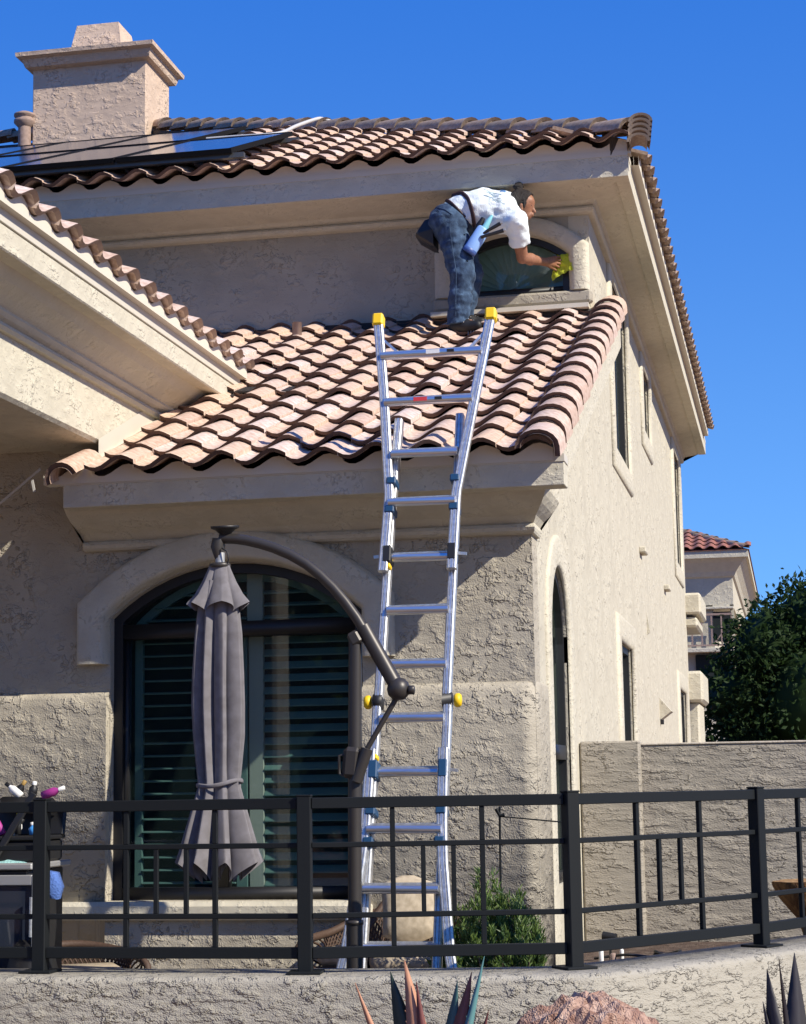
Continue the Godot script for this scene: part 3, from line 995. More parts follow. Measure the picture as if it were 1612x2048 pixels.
func big_window(h: Node3D) -> void:
	var z := FZ - 0.10
	var fr := MB.new()
	var path := [V(-3.95, 0.61, z)]
	path.append_array(p3(arc(-3.95, -2.42, 2.26, 2.565, 18), z))
	path.append(V(-2.42, 0.61, z))
	fr.sweep(path, [Vector2(-0.002, -0.04), Vector2(-0.002, 0.04), Vector2(0.055, 0.04), Vector2(0.055, -0.04)], Vector3.BACK)
	fr.box(V(-3.185, 0.645, z), V(1.42, 0.07, 0.079))
	fr.box(V(-3.185, 2.18, z), V(1.42, 0.085, 0.082))
	fr.box(V(-3.29, 1.40, z), V(0.085, 1.47, 0.077))
	for k in [[-3.885, 0.025], [-2.485, 0.025]]:
		fr.box(V(k[0], 1.40, z - 0.012), V(0.03, 1.47, 0.05))
	var w := part(h, "window", fr, M.window_frame)
	var g := MB.new()
	var gp := PackedVector2Array([Vector2(-3.92, 0.64), Vector2(-2.45, 0.64)])
	var pa := arc(-3.92, -2.45, 2.24, 2.535, 14)
	pa.reverse()
	for q in pa:
		gp.append(q)
	var ix := Geometry2D.triangulate_polygon(gp)
	for i in range(0, ix.size(), 3):
		g.poly([V(gp[ix[i]].x, gp[ix[i]].y, z - 0.02), V(gp[ix[i + 1]].x, gp[ix[i + 1]].y, z - 0.02), V(gp[ix[i + 2]].x, gp[ix[i + 2]].y, z - 0.02)], Vector3.BACK)
	part(w, "pane", g, M.glass)
	# plantation shutters behind the glass: the left leaf open flat, the right leaf tilted
	var zl := z - 0.12
	for k in [[-3.87, -3.82], [-3.24, -3.17], [-3.16, -3.07], [-2.52, -2.46]]:
		var s := MB.new()
		s.box(V((k[0] + k[1]) * 0.5, 1.40, zl), V(k[1] - k[0], 1.48, 0.035), Basis(), 0.004)
		part(w, "shutter_stile", s, M.shutter_stile if k[0] > -3.2 and k[0] < -3.1 else M.shutter)
	var s2 := MB.new()
	s2.box(V(-3.12, 2.35, zl), V(0.10, 0.36, 0.035), Basis(), 0.004)
	part(w, "shutter_stile", s2, M.shutter_stile)
	for i in 20:
		var y := 0.70 + i * 0.0745
		var a := MB.new()
		louver(a, -3.82, -3.24, y, zl, 0.062, 0.10)
		part(w, "louver", a, M.shutter)
		var b := MB.new()
		louver(b, -3.07, -2.52, y, zl, 0.062, 0.80)
		part(w, "louver", b, M.shutter)
	var ar := arc(-3.90, -2.47, 2.23, 2.52, 24)
	for i in 4:
		var y := 2.255 + i * 0.0745
		var xl := -3.2
		var xr := -3.2
		for q in ar:
			if q.y > y + 0.02:
				xl = minf(xl, q.x)
				xr = maxf(xr, q.x)
		if xr - xl > 0.3:
			var a := MB.new()
			louver(a, xl, -3.17, y, zl, 0.062, 0.2)
			part(w, "louver", a, M.shutter)
			var b := MB.new()
			louver(b, -3.07, xr, y, zl, 0.062, 0.35)
			part(w, "louver", b, M.shutter)
	var tp := MB.new()
	tp.sweep(p3(arc(-3.90, -2.47, 2.20, 2.53, 16), zl), [Vector2(0, -0.015), Vector2(0, 0.015), Vector2(0.05, 0.015), Vector2(0.05, -0.015)], Vector3.BACK)
	part(w, "shutter_frame", tp, M.shutter)
	var rm := MB.new()
	rm.box(V(-3.185, 1.55, FZ - 0.62), V(2.0, 2.6, 0.05))
	rm.box(V(-4.1, 1.55, FZ - 0.42), V(0.05, 2.6, 0.4))
	rm.box(V(-2.2, 1.55, FZ - 0.42), V(0.05, 2.6, 0.4))
	part(h, "room", rm, M.room)

func fan_window(h: Node3D) -> void:
	var z := UZ - 0.03
	var tr := MB.new(true)
	var path := [V(-2.50, 5.09, UZ)]
	path.append_array(p3(arc(-2.50, -1.585, 5.395, 5.575, 14), UZ))
	path.append(V(-1.585, 5.09, UZ))
	var sec := []
	for q in round_sec(0.165, 0.075, 4, 0.7):
		sec.append(Vector2(-q.x, q.y))
	tr.sweep(path, sec, Vector3.BACK)
	part(h, "window_surround", tr, M.stucco_trim)
	var si := MB.new()
	si.box(V(-2.04, 5.035, UZ + 0.01), V(1.27, 0.105, 0.11), Basis(), 0.02)
	part(h, "window_sill", si, M.stucco_upper)
	var fl := MB.new()
	fl.box(V(-2.06, 4.955, UZ + 0.035), V(1.26, 0.035, 0.12))
	part(h, "sill_flashing", fl, M.drip)
	var fr := MB.new()
	var pp := [V(-2.50, 5.09, z)]
	pp.append_array(p3(arc(-2.50, -1.585, 5.395, 5.575, 14), z))
	pp.append(V(-1.585, 5.09, z))
	fr.sweep(pp, [Vector2(-0.002, -0.03), Vector2(-0.002, 0.03), Vector2(0.05, 0.03), Vector2(0.05, -0.03)], Vector3.BACK)
	fr.box(V(-2.0425, 5.115, z), V(0.83, 0.05, 0.059))
	var w := part(h, "window", fr, M.window_frame)
	var g := MB.new()
	var gp := PackedVector2Array([Vector2(-2.47, 5.11), Vector2(-1.61, 5.11)])
	var pa := arc(-2.47, -1.61, 5.38, 5.55, 12)
	pa.reverse()
	for q in pa:
		gp.append(q)
	var ix := Geometry2D.triangulate_polygon(gp)
	for i in range(0, ix.size(), 3):
		g.poly([V(gp[ix[i]].x, gp[ix[i]].y, z - 0.01), V(gp[ix[i + 1]].x, gp[ix[i + 1]].y, z - 0.01), V(gp[ix[i + 2]].x, gp[ix[i + 2]].y, z - 0.01)], Vector3.BACK)
	part(w, "pane", g, M.glass)
	# a sunburst of pleats behind the glass
	var c := V(-2.04, 5.13, z - 0.09)
	var n := 19
	for i in n:
		var a0 := PI * i / n
		var a1 := PI * (i + 1) / n
		var s := MB.new()
		var r := 0.62
		var p0 := c + V(cos(a0) * 0.05, sin(a0) * 0.05, 0)
		var p1 := c + V(cos(a1) * 0.05, sin(a1) * 0.05, 0.0)
		var q0 := c + V(cos(a0) * r, sin(a0) * r, 0)
		var q1 := c + V(cos(a1) * r, sin(a1) * r, 0.03)
		s.poly([p0, q0, q1, p1], Vector3.BACK)
		s.poly([q1, p1, p1 + V(0, 0, -0.03), q1 + V(0, 0, -0.03)], V(-sin(a1), cos(a1), 0))
		part(w, "fan_pleat", s, M.fan)
	var rm := MB.new()
	rm.box(V(-2.16, 5.3, UZ - 0.40), V(1.1, 0.9, 0.05))
	part(h, "room", rm, M.room)

func chimney(h: Node3D) -> void:
	var x0 := -8.155
	var x1 := -6.802
	var z0 := -20.26
	var z1 := -19.45
	var m := MB.new()
	m.box(V((x0 + x1) * 0.5, 8.85, (z0 + z1) * 0.5), V(x1 - x0, 1.35, z1 - z0), Basis(), 0.012)
	var c := part(h, "chimney", m, M.stucco_chimney)
	var k := MB.new()
	var pr := [[0.0, 9.36], [0.06, 9.375], [0.07, 9.40], [0.085, 9.46], [0.135, 9.475], [0.14, 9.52], [0.11, 9.53]]
	var rs := []
	for q in pr:
		var e: float = q[0]
		rs.append([V(x0 - e, q[1], z1 + e * 1.35), V(x1 + e, q[1], z1 + e * 1.35), V(x1 + e, q[1], z0 - e), V(x0 - e, q[1], z0 - e)])
	k.rings(rs)
	part(c, "chimney_cap", k, M.stucco_chimney)
	var s := MB.new()
	var zc := (z0 + z1) * 0.5
	var bx0 := -7.77
	var bx1 := -7.13
	s.rings([[V(bx0, 9.53, zc + 0.3), V(bx1, 9.53, zc + 0.3), V(bx1, 9.53, zc - 0.3), V(bx0, 9.53, zc - 0.3)], [V(bx0 + 0.07, 9.93, zc + 0.22), V(bx1 - 0.07, 9.93, zc + 0.22), V(bx1 - 0.07, 9.93, zc - 0.22), V(bx0 + 0.07, 9.93, zc - 0.22)]])
	part(c, "chimney_shroud", s, M.stucco_chimney)
	for i in 3:
		var v := MB.new()
		for j in 4:
			v.box(V(-7.655 + i * 0.205, 9.555 + j * 0.022, zc + 0.302 - j * 0.004), V(0.18, 0.013, 0.012), Basis(V(1, 0, 0), 0.6))
		part(c, "vent_grille", v, M.vent)
# ---------------------------------------------------------------- things on the upper roof
func solar_panels() -> void:
	var ps := 0.415
	var c := 1.0 / sqrt(1.0 + ps * ps)
	var s := ps * c
	var bas := Basis(V(1, 0, 0), V(0, c, s), V(0, -s, c))
	var at := func(x: float, z: float, up: float) -> Vector3:
		return V(x, 6.22 + ps * (-13.85 - z), z) + V(0, c, s) * (up - 0.19)
	var w := 0.965
	var l := 2.06
	var labels := ["black solar panel in the lower row, at its right end nearest the bare tiles", "black solar panel second from the right end of the lower row", "black solar panel third from the right end of the lower row", "black solar panel at the left end of the lower row, above the wing roof",
		"black solar panel in the upper row, at its right end beside the white conduit", "black solar panel in the upper row directly in front of the chimney", "black solar panel in the upper row below the round roof vent", "black solar panel at the far left of the upper row"]
	for i in 8:
		var row := i / 4
		var x1: float = (-4.14 if row == 0 else -5.17) - (i % 4) * (w + 0.015)
		var zc := -13.85 - (row + 0.5) * (l + 0.02) * c - row * 0.14
		var o := at.call(x1 - w * 0.5, zc, 0.19) as Vector3
		var t := thing("solar_panel", o, labels[i], "solar panel", "solar panels on the upper roof")
		var f := MB.new()
		for k in [-1.0, 1.0]:
			f.box(o + bas * V(k * (w * 0.5 - 0.012), -0.004, 0), V(0.024, 0.04, l), bas)
			f.box(o + bas * V(0, -0.004, k * (l * 0.5 - 0.012)), V(w - 0.05, 0.039, 0.024), bas)
		part(t, "frame", f, M.solar_frame)
		var g := MB.new()
		g.box(o + bas * V(0, 0.004, 0), V(w - 0.046, 0.012, l - 0.046), bas)
		part(t, "cells", g, M.solar)
		var b := MB.new()
		for k in [-0.3, 0.3]:
			b.box(o + bas * V(k, -0.10, l * 0.3), V(0.04, 0.16, 0.05), bas)
			b.box(o + bas * V(k, -0.10, -l * 0.3), V(0.04, 0.16, 0.05), bas)
		part(t, "bracket", b, M.rail_grey)
	# rails under the panels
	for k in [[-13.90, -8.1, -4.05], [-15.5, -8.1, -4.02], [-16.1, -9.1, -5.08], [-17.6, -9.1, -5.05]]:
		var r := MB.new()
		r.bar(at.call(k[1], k[0], 0.14), at.call(k[2], k[0], 0.14), 0.04, 0.045, Vector3.UP)
		var o := solo("mounting_rail", r, M.rail_grey, {-13.90: "grey mounting rail along the front of the lower solar panels", -15.5: "grey mounting rail under the back of the lower solar panels", -16.1: "grey mounting rail under the front of the upper solar panels", -17.6: "grey mounting rail under the back of the upper solar panels"}[k[0]], "rail", "rails under the solar panels")
	# white conduit that runs from the panels and bends over the hip
	var p := MB.new(true)
	var pts := catmull([V(-5.0, 7.10, -15.96), V(-4.74, 7.08, -15.91), V(-4.33, 7.03, -15.79), V(-4.28, 7.14, -16.04), V(-4.30, 7.35, -16.50), V(-4.27, 7.60, -17.05), V(-4.22, 7.66, -17.2), V(-4.10, 7.62, -17.25)], 4)
	p.tube(pts, 0.017, 8)
	solo("conduit", p, M.conduit, "white electrical conduit bending over the tiled hip beside the solar panels", "conduit")
	# mushroom vent left of the chimney
	var o := V(-8.245, 8.48, -19.45)
	var t := thing("roof_vent", o, "brown mushroom topped vent pipe standing left of the chimney", "vent")
	var v := MB.new(true)
	v.lathe([Vector2(0.073, -0.2), Vector2(0.073, 0.22)], Transform3D(Basis(), o), 16)
	part(t, "pipe", v, M.vent)
	var k := MB.new(true)
	k.lathe([Vector2(0.075, 0.22), Vector2(0.122, 0.27), Vector2(0.122, 0.30), Vector2(0.10, 0.31), Vector2(0.10, 0.335), Vector2(0.122, 0.345), Vector2(0.122, 0.37), Vector2(0.07, 0.395), Vector2(0.0, 0.40)], Transform3D(Basis(), o), 18)
	part(t, "vent_cap", k, M.vent)

# ---------------------------------------------------------------- ladder
func ladder() -> void:
	var o := V(-1.95, 0, -9.2)
	var t := thing("ladder", o, "tall aluminium multi-position ladder with yellow tips leaning on the lower roof", "ladder")
	# where the ladder's plane is at height y; front pushes towards the viewer
	var L := func(x: float, y: float, front := 0.0) -> Vector3:
		return V(x, y, -9.2 - 0.266 * y) + V(0, 0.257, 0.966) * front
	var nrm := V(0, 0.257, 0.966)
	var rail := func(pts: Array, w: float, d: float, front: float) -> MB:
		var m := MB.new()
		var rs := []
		for p in pts:
			var c: Vector3 = L.call(p[0], p[1], front)
			var up := V(0, 0.966, -0.257)
			var b := 0.007
			# a ribbed extrusion: the face has two shallow grooves
			var ring := []
			for q in [[-w + b, d], [-w * 0.55, d], [-w * 0.42, d - 0.005], [-w * 0.28, d], [w * 0.28, d], [w * 0.42, d - 0.005], [w * 0.55, d], [w - b, d], [w, d - b], [w, -d + b], [w - b, -d], [-w + b, -d], [-w, -d + b], [-w, d - b]]:
				ring.append(c + V(q[0], 0, 0) + nrm * q[1])
			rs.append(ring)
		m.rings(rs)
		return m
	# inner rails: hinge at y = 1.72
	part(t, "rail", rail.call([[-2.135, 0.03], [-2.105, 1.66]], 0.022, 0.030, -0.01), M.aluminium)
	part(t, "rail", rail.call([[-1.758, 0.03], [-1.735, 1.66]], 0.022, 0.030, -0.01), M.aluminium)
	part(t, "rail", rail.call([[-2.10, 1.70], [-2.075, 2.7], [-2.052, 3.24]], 0.022, 0.030, -0.01), M.aluminium)
	part(t, "rail", rail.call([[-1.742, 1.70], [-1.722, 2.7], [-1.712, 3.25]], 0.022, 0.030, -0.01), M.aluminium)
	# outer rails, flared at both ends
	part(t, "flared_rail", rail.call([[-2.29, 0.03], [-2.20, 0.42], [-2.145, 0.86], [-2.128, 1.05], [-2.118, 1.42]], 0.026, 0.022, 0.045), M.aluminium)
	part(t, "flared_rail", rail.call([[-1.60, 0.03], [-1.68, 0.42], [-1.728, 0.86], [-1.738, 1.05], [-1.742, 1.42]], 0.026, 0.022, 0.045), M.aluminium)
	part(t, "flared_rail", rail.call([[-2.095, 2.36], [-2.085, 2.60], [-2.078, 2.78], [-2.13, 3.35], [-2.182, 3.80]], 0.026, 0.022, 0.045), M.aluminium)
	part(t, "flared_rail", rail.call([[-1.725, 2.36], [-1.718, 2.60], [-1.712, 2.78], [-1.62, 3.35], [-1.548, 3.79]], 0.026, 0.022, 0.045), M.aluminium)
	# rungs
	var ry := [0.465, 0.735, 1.025, 1.318, 1.594, 1.874, 2.164, 2.452, 2.744, 3.02, 3.325, 3.603]
	for i in ry.size():
		var y: float = ry[i]
		var xl := lerpf(-2.13, -2.06, clampf(y / 3.2, 0, 1)) + 0.012
		var xr := lerpf(-1.76, -1.715, clampf(y / 3.2, 0, 1)) - 0.012
		var front := 0.0
		if i == 10:
			xl = -2.125
			xr = -1.635
			front = 0.045
		elif i == 11:
			xl = -2.155
			xr = -1.59
			front = 0.045
		elif i == 0:
			xl = -2.135
			xr = -1.745
		elif i < 3 or i in [8, 9]:
			front = 0.045
			xl -= 0.02
			xr += 0.02
		var m := MB.new(true)
		var n := 10
		var ra := []
		var rb := []
		var e := 0.010
		for k in n:
			# a tread: flat ribbed top, rounded front, tilted with the ladder
			var q: Vector2 = [Vector2(-0.034, 0.012), Vector2(-0.028, 0.020), Vector2(0.0, 0.021), Vector2(0.030, 0.020), Vector2(0.040, 0.011), Vector2(0.041, -0.006), Vector2(0.034, -0.019), Vector2(0.016, -0.024), Vector2(-0.020, -0.024), Vector2(-0.034, -0.014)][k]
			var tq := V(0, q.y, q.x).rotated(Vector3.RIGHT, 0.22)
			ra.append(L.call(xl, y, front) + tq)
			rb.append(L.call(xr, y, front) + tq)
		m.rings([ra, rb])
		var rg := part(t, "rung", m, M.aluminium_rung)
		for rib in 3:
			var g := MB.new()
			g.bar(L.call(xl, y, front) + V(0, 0.021, -0.018 + rib * 0.018).rotated(Vector3.RIGHT, 0.22), L.call(xr, y, front) + V(0, 0.021, -0.018 + rib * 0.018).rotated(Vector3.RIGHT, 0.22), 0.005, 0.005, Vector3.UP)
			part(rg, "tread_rib", g, M.aluminium)
		if i in [10, 11]:
			var sk := MB.new()
			var xm: float = [-1.92, -1.86][i - 10]
			sk.box(L.call(xm, y, front) + V(0, 0.0, 0.040), V(0.075, 0.022, 0.004))
			part(rg, "sticker", sk, M.sticker_white if i == 11 else M.sticker_red)
			var s2 := MB.new()
			s2.box(L.call(xm + 0.10, y, front) + V(0, 0.0, 0.040), V(0.04, 0.016, 0.004))
			part(rg, "sticker", s2, M.black_plastic)
	# gussets below the tips
	for k in [[-2.17, -2.055, 3.78], [-1.565, -1.665, 3.78]]:
		var g := MB.new()
		g.bar(L.call(k[0], 3.72, 0.045), L.call(k[1], 3.61, 0.045), 0.03, 0.014, Vector3.BACK)
		part(t, "gusset", g, M.aluminium)
	# yellow tips
	for k in [[-2.184, 3.82], [-1.545, 3.81]]:
		var c := MB.new()
		c.box(L.call(k[0], k[1], 0.04), V(0.062, 0.075, 0.075), Basis(V(1, 0, 0), -0.26), 0.010)
		part(t, "tip_cap", c, M.yellow_plastic)
	# blue collars and locks
	for y in [2.86, 2.70, 1.02 + 0.09, 1.02 - 0.06]:
		for s in [-1.0, 1.0]:
			var x := lerpf(-2.13, -2.06, y / 3.2) if s < 0 else lerpf(-1.76, -1.715, y / 3.2)
			var c := MB.new()
			c.box(L.call(x, y, 0.02), V(0.052, 0.042, 0.105), Basis(V(1, 0, 0), -0.26), 0.006)
			part(t, "collar", c, M.blue_plastic)
	for y in [2.452, 1.318]:
		for s in [-1.0, 1.0]:
			var x := lerpf(-2.13, -2.06, y / 3.2) if s < 0 else lerpf(-1.76, -1.715, y / 3.2)
			var c := MB.new()
			c.box(L.call(x, y, 0.02), V(0.046, 0.095, 0.10), Basis(V(1, 0, 0), -0.26), 0.006)
			var k := part(t, "lock", c, M.blue_plastic if y < 2.0 else M.black_plastic)
			var d := MB.new()
			d.bar(L.call(x + s * 0.02, y, 0.03), L.call(x + s * 0.075, y - 0.006, 0.03), 0.016, 0.016, Vector3.UP)
			part(k, "lever", d, M.aluminium)
			var e := MB.new()
			e.box(L.call(x, y - 0.062 if y > 2.0 else y + 0.065, 0.03), V(0.04, 0.026, 0.055), Basis(V(1, 0, 0), -0.26), 0.005)
			part(k, "latch", e, M.yellow_plastic)
	# hinges with yellow knobs
	for s in [-1.0, 1.0]:
		var x := -2.103 if s < 0 else -1.738
		var c := MB.new(true)
		var z := (L.call(x, 1.68, -0.01) as Vector3)
		c.lathe([Vector2(0.0, -0.024), Vector2(0.042, -0.024), Vector2(0.042, 0.024), Vector2(0.0, 0.024)], Transform3D(Basis(V(0, 0, 1), -PI / 2), z), 14)
		var hg := part(t, "hinge", c, M.black_plastic)
		var k := MB.new(true)
		k.lathe([Vector2(0.0, 0.035), Vector2(0.030, 0.037), Vector2(0.036, 0.046), Vector2(0.036, 0.062), Vector2(0.028, 0.072), Vector2(0.0, 0.074)], Transform3D(Basis(V(0, 0, 1), -PI / 2 * s), z + V(s * 0.0, 0, 0.0)), 14)
		part(hg, "knob", k, M.yellow_plastic)
	# feet
	for x in [-2.29, -1.60, -2.135, -1.758]:
		var c := MB.new()
		c.box(L.call(x, 0.03, 0.045 if x in [-2.29, -1.60] else -0.01), V(0.055, 0.06, 0.07), Basis(), 0.008)
		part(t, "foot", c, M.black_plastic)

# ---------------------------------------------------------------- umbrella
func umbrella() -> void:
	var z := -8.95
	var o := V(-2.075, 0, z)
	var t := thing("cantilever_umbrella", o, "closed grey cantilever umbrella hanging from a curved dark bronze arm", "umbrella")
	var b := MB.new()
	b.box(V(-2.075, 0.03, z), V(0.7, 0.06, 0.12), Basis(), 0.01)
	b.box(V(-2.075, 0.031, z), V(0.12, 0.06, 0.7), Basis(), 0.01)
	part(t, "base", b, M.umbrella_frame)
	var m := MB.new(true)
	m.tube([V(-2.083, 0.05, z), V(-2.07, 1.2, z), V(-2.058, 1.95, z)], 0.033, 16)
	part(t, "mast", m, M.umbrella_frame)
	var ml := MB.new(true)
	ml.tube([V(-2.083, 0.05, z), V(-2.079, 0.60, z)], 0.040, 16)
	part(t, "mast_sleeve", ml, M.umbrella_frame)
	var rg := MB.new(true)
	rg.lathe([Vector2(0.034, -0.012), Vector2(0.044, -0.01), Vector2(0.044, 0.01), Vector2(0.034, 0.012)], Transform3D(Basis(), V(-2.0788, 0.61, z)), 16)
	part(t, "mast_ring", rg, M.umbrella_frame)
	var a := MB.new(true)
	a.tube([V(-1.862, 1.73, z), V(-1.93, 1.85, z), V(-1.995, 1.968, z), V(-2.02, 2.01, z)], 0.037, 14)
	part(t, "arm_sleeve", a, M.umbrella_frame)
	var a2 := MB.new(true)
	a2.tube([V(-2.00, 1.975, z), V(-2.05, 2.055, z), V(-2.107, 2.135, z), V(-2.165, 2.205, z), V(-2.231, 2.271, z), V(-2.30, 2.328, z), V(-2.381, 2.377, z), V(-2.46, 2.413, z), V(-2.533, 2.438, z), V(-2.60, 2.456, z), V(-2.661, 2.467, z), V(-2.738, 2.472, z)], 0.026, 12)
	part(t, "arm", a2, M.umbrella_frame)
	var bl := MB.new(true)
	bl.lathe([Vector2(0.0, -0.055), Vector2(0.03, -0.05), Vector2(0.05, -0.028), Vector2(0.056, 0.0), Vector2(0.05, 0.028), Vector2(0.03, 0.05), Vector2(0.0, 0.055)], Transform3D(Basis(), V(-1.849, 1.707, z)), 18)
	var ball := part(t, "joint_ball", bl, M.umbrella_frame)
	var kn := MB.new(true)
	kn.lathe([Vector2(0.0, 0.0), Vector2(0.022, 0.004), Vector2(0.022, 0.03), Vector2(0.0, 0.034)], Transform3D(Basis(V(0, 0, 1), -PI / 2), V(-1.80, 1.70, z + 0.01)), 10)
	part(ball, "knob", kn, M.umbrella_frame)
	var st := MB.new(true)
	st.tube([V(-1.862, 1.66, z), V(-2.045, 1.36, z + 0.005)], 0.013, 8)
	part(t, "strut", st, M.umbrella_frame)
	var ss := MB.new(true)
	ss.tube([V(-2.0, 1.425, z + 0.03), V(-2.055, 1.27, z + 0.03)], 0.030, 10)
	part(t, "strut_sleeve", ss, M.umbrella_frame)
	var ck := MB.new()
	ck.box(V(-2.078, 1.36, z + 0.012), V(0.085, 0.15, 0.085), Basis(V(0, 0, 1), -0.1), 0.02)
	var cr := part(t, "crank_box", ck, M.umbrella_frame)
	var ch := MB.new(true)
	ch.tube([V(-2.11, 1.40, z + 0.03), V(-2.135, 1.395, z + 0.04), V(-2.135, 1.31, z + 0.04), V(-2.115, 1.30, z + 0.035)], 0.007, 6)
	part(cr, "crank_handle", ch, M.umbrella_frame)
	var hk := MB.new()
	hk.box(V(-2.056, 1.955, z), V(0.06, 0.07, 0.075), Basis(V(0, 0, 1), 0.5), 0.012)
	part(t, "arm_bracket", hk, M.umbrella_frame)
	# hub with its little solar disc
	var hb := MB.new(true)
	hb.tube([V(-2.745, 2.47, z), V(-2.75, 2.43, z), V(-2.742, 2.37, z)], [0.032, 0.036, 0.022], 12)
	part(t, "hub", hb, M.umbrella_frame)
	var hn := MB.new(true)
	hn.tube([V(-2.738, 2.40, z), V(-2.738, 2.31, z)], 0.024, 12)
	part(t, "hub_neck", hn, M.galv)
	var sd := MB.new(true)
	sd.lathe([Vector2(0.02, -0.05), Vector2(0.03, -0.03), Vector2(0.05, -0.012), Vector2(0.07, -0.004), Vector2(0.072, 0.008), Vector2(0.0, 0.010)], Transform3D(Basis(V(1, 0, 0), 0.12), V(-2.712, 2.525, z)), 20)
	part(t, "solar_disc", sd, M.black_plastic)
	var cd := MB.new(true)
	cd.tube([V(-2.72, 2.42, z + 0.03), V(-2.69, 2.40, z + 0.035), V(-2.685, 2.36, z + 0.03), V(-2.70, 2.33, z + 0.02)], 0.004, 5)
	part(t, "cord", cd, M.black_plastic)
	# the folded cloth: eight panels gathered into deep folds
	var cloth := func(prof: Array, folds: int, ph: float, closed_top: bool) -> MB:
		var c := MB.new(true)
		var n := 176
		var rs := []
		for p in prof:   # y, radius, fold depth (0..1), x shift, hem drop
			var ring := []
			for k in n:
				var an := TAU * k / n
				var f: float = an * folds / TAU + ph + 0.35 * sin(an * 2.0 + 1.0) + p[0] * 0.12
				var w := absf(fposmod(f, 1.0) * 2.0 - 1.0)          # 0 in the crease, 1 at the fold's edge
				w = pow(w, 0.55)
				var big := 1.0 + 0.16 * sin(an * 3.0 + 0.7)
				var r: float = p[1] * (1.0 - p[2] * (1.0 - w)) * lerpf(1.0, big, 0.6)
				var tw: float = an + 0.30 * p[2] * (1.0 - w) + p[0] * 0.10
				ring.append(V(-2.742 + p[3] + cos(tw) * r, p[0] - p[4] * (1.0 - w) * 1.0 + p[4] * 0.5, z + sin(tw) * r * 0.86))
			rs.append(ring)
		c.rings(rs, true, false)
		return c
	var can := part(t, "canopy", cloth.call([[2.26, 0.075, 0.15, 0.0, 0.0], [2.15, 0.10, 0.30, 0.0, 0.0], [2.0, 0.118, 0.50, 0.0, 0.0], [1.8, 0.128, 0.58, -0.002, 0.0], [1.65, 0.130, 0.60, -0.002, 0.0], [1.5, 0.126, 0.58, 0.0, 0.0], [1.38, 0.115, 0.52, 0.0, 0.0], [1.285, 0.105, 0.42, 0.0, 0.0], [1.25, 0.107, 0.42, 0.0, 0.0], [1.15, 0.135, 0.50, 0.0, 0.0], [1.02, 0.17, 0.56, 0.0, 0.02], [0.92, 0.195, 0.58, 0.0, 0.04], [0.845, 0.212, 0.60, 0.0, 0.11]], 11, 0.0, false), M.canopy)
	part(can, "valance", cloth.call([[2.335, 0.050, 0.05, 0.004, 0.0], [2.31, 0.060, 0.15, 0.004, 0.0], [2.25, 0.088, 0.30, 0.004, 0.0], [2.19, 0.122, 0.36, 0.004, 0.0], [2.145, 0.150, 0.38, 0.002, 0.03], [2.125, 0.158, 0.38, 0.002, 0.05]], 8, 0.4, true), M.canopy)
	var tie := MB.new(true)
	var tp := []
	for k in 25:
		var an := TAU * k / 24.0
		tp.append(V(-2.742 + cos(an) * 0.112, 1.272 + 0.014 * sin(an * 1.0 + 2.0) + 0.006 * sin(an * 3.0), z + sin(an) * 0.098))
	tie.tube(tp, 0.011, 6, 0.4, Vector3.UP)
	part(can, "tie_strap", tie, M.canopy)
	var cap := MB.new(true)
	cap.lathe([Vector2(0.0, 0.012), Vector2(0.05, 0.010), Vector2(0.054, 0.0), Vector2(0.052, -0.012), Vector2(0.0, -0.014)], Transform3D(Basis(), V(-2.738, 2.338, z)), 18)
	part(t, "canopy_cap", cap, M.umbrella_frame)

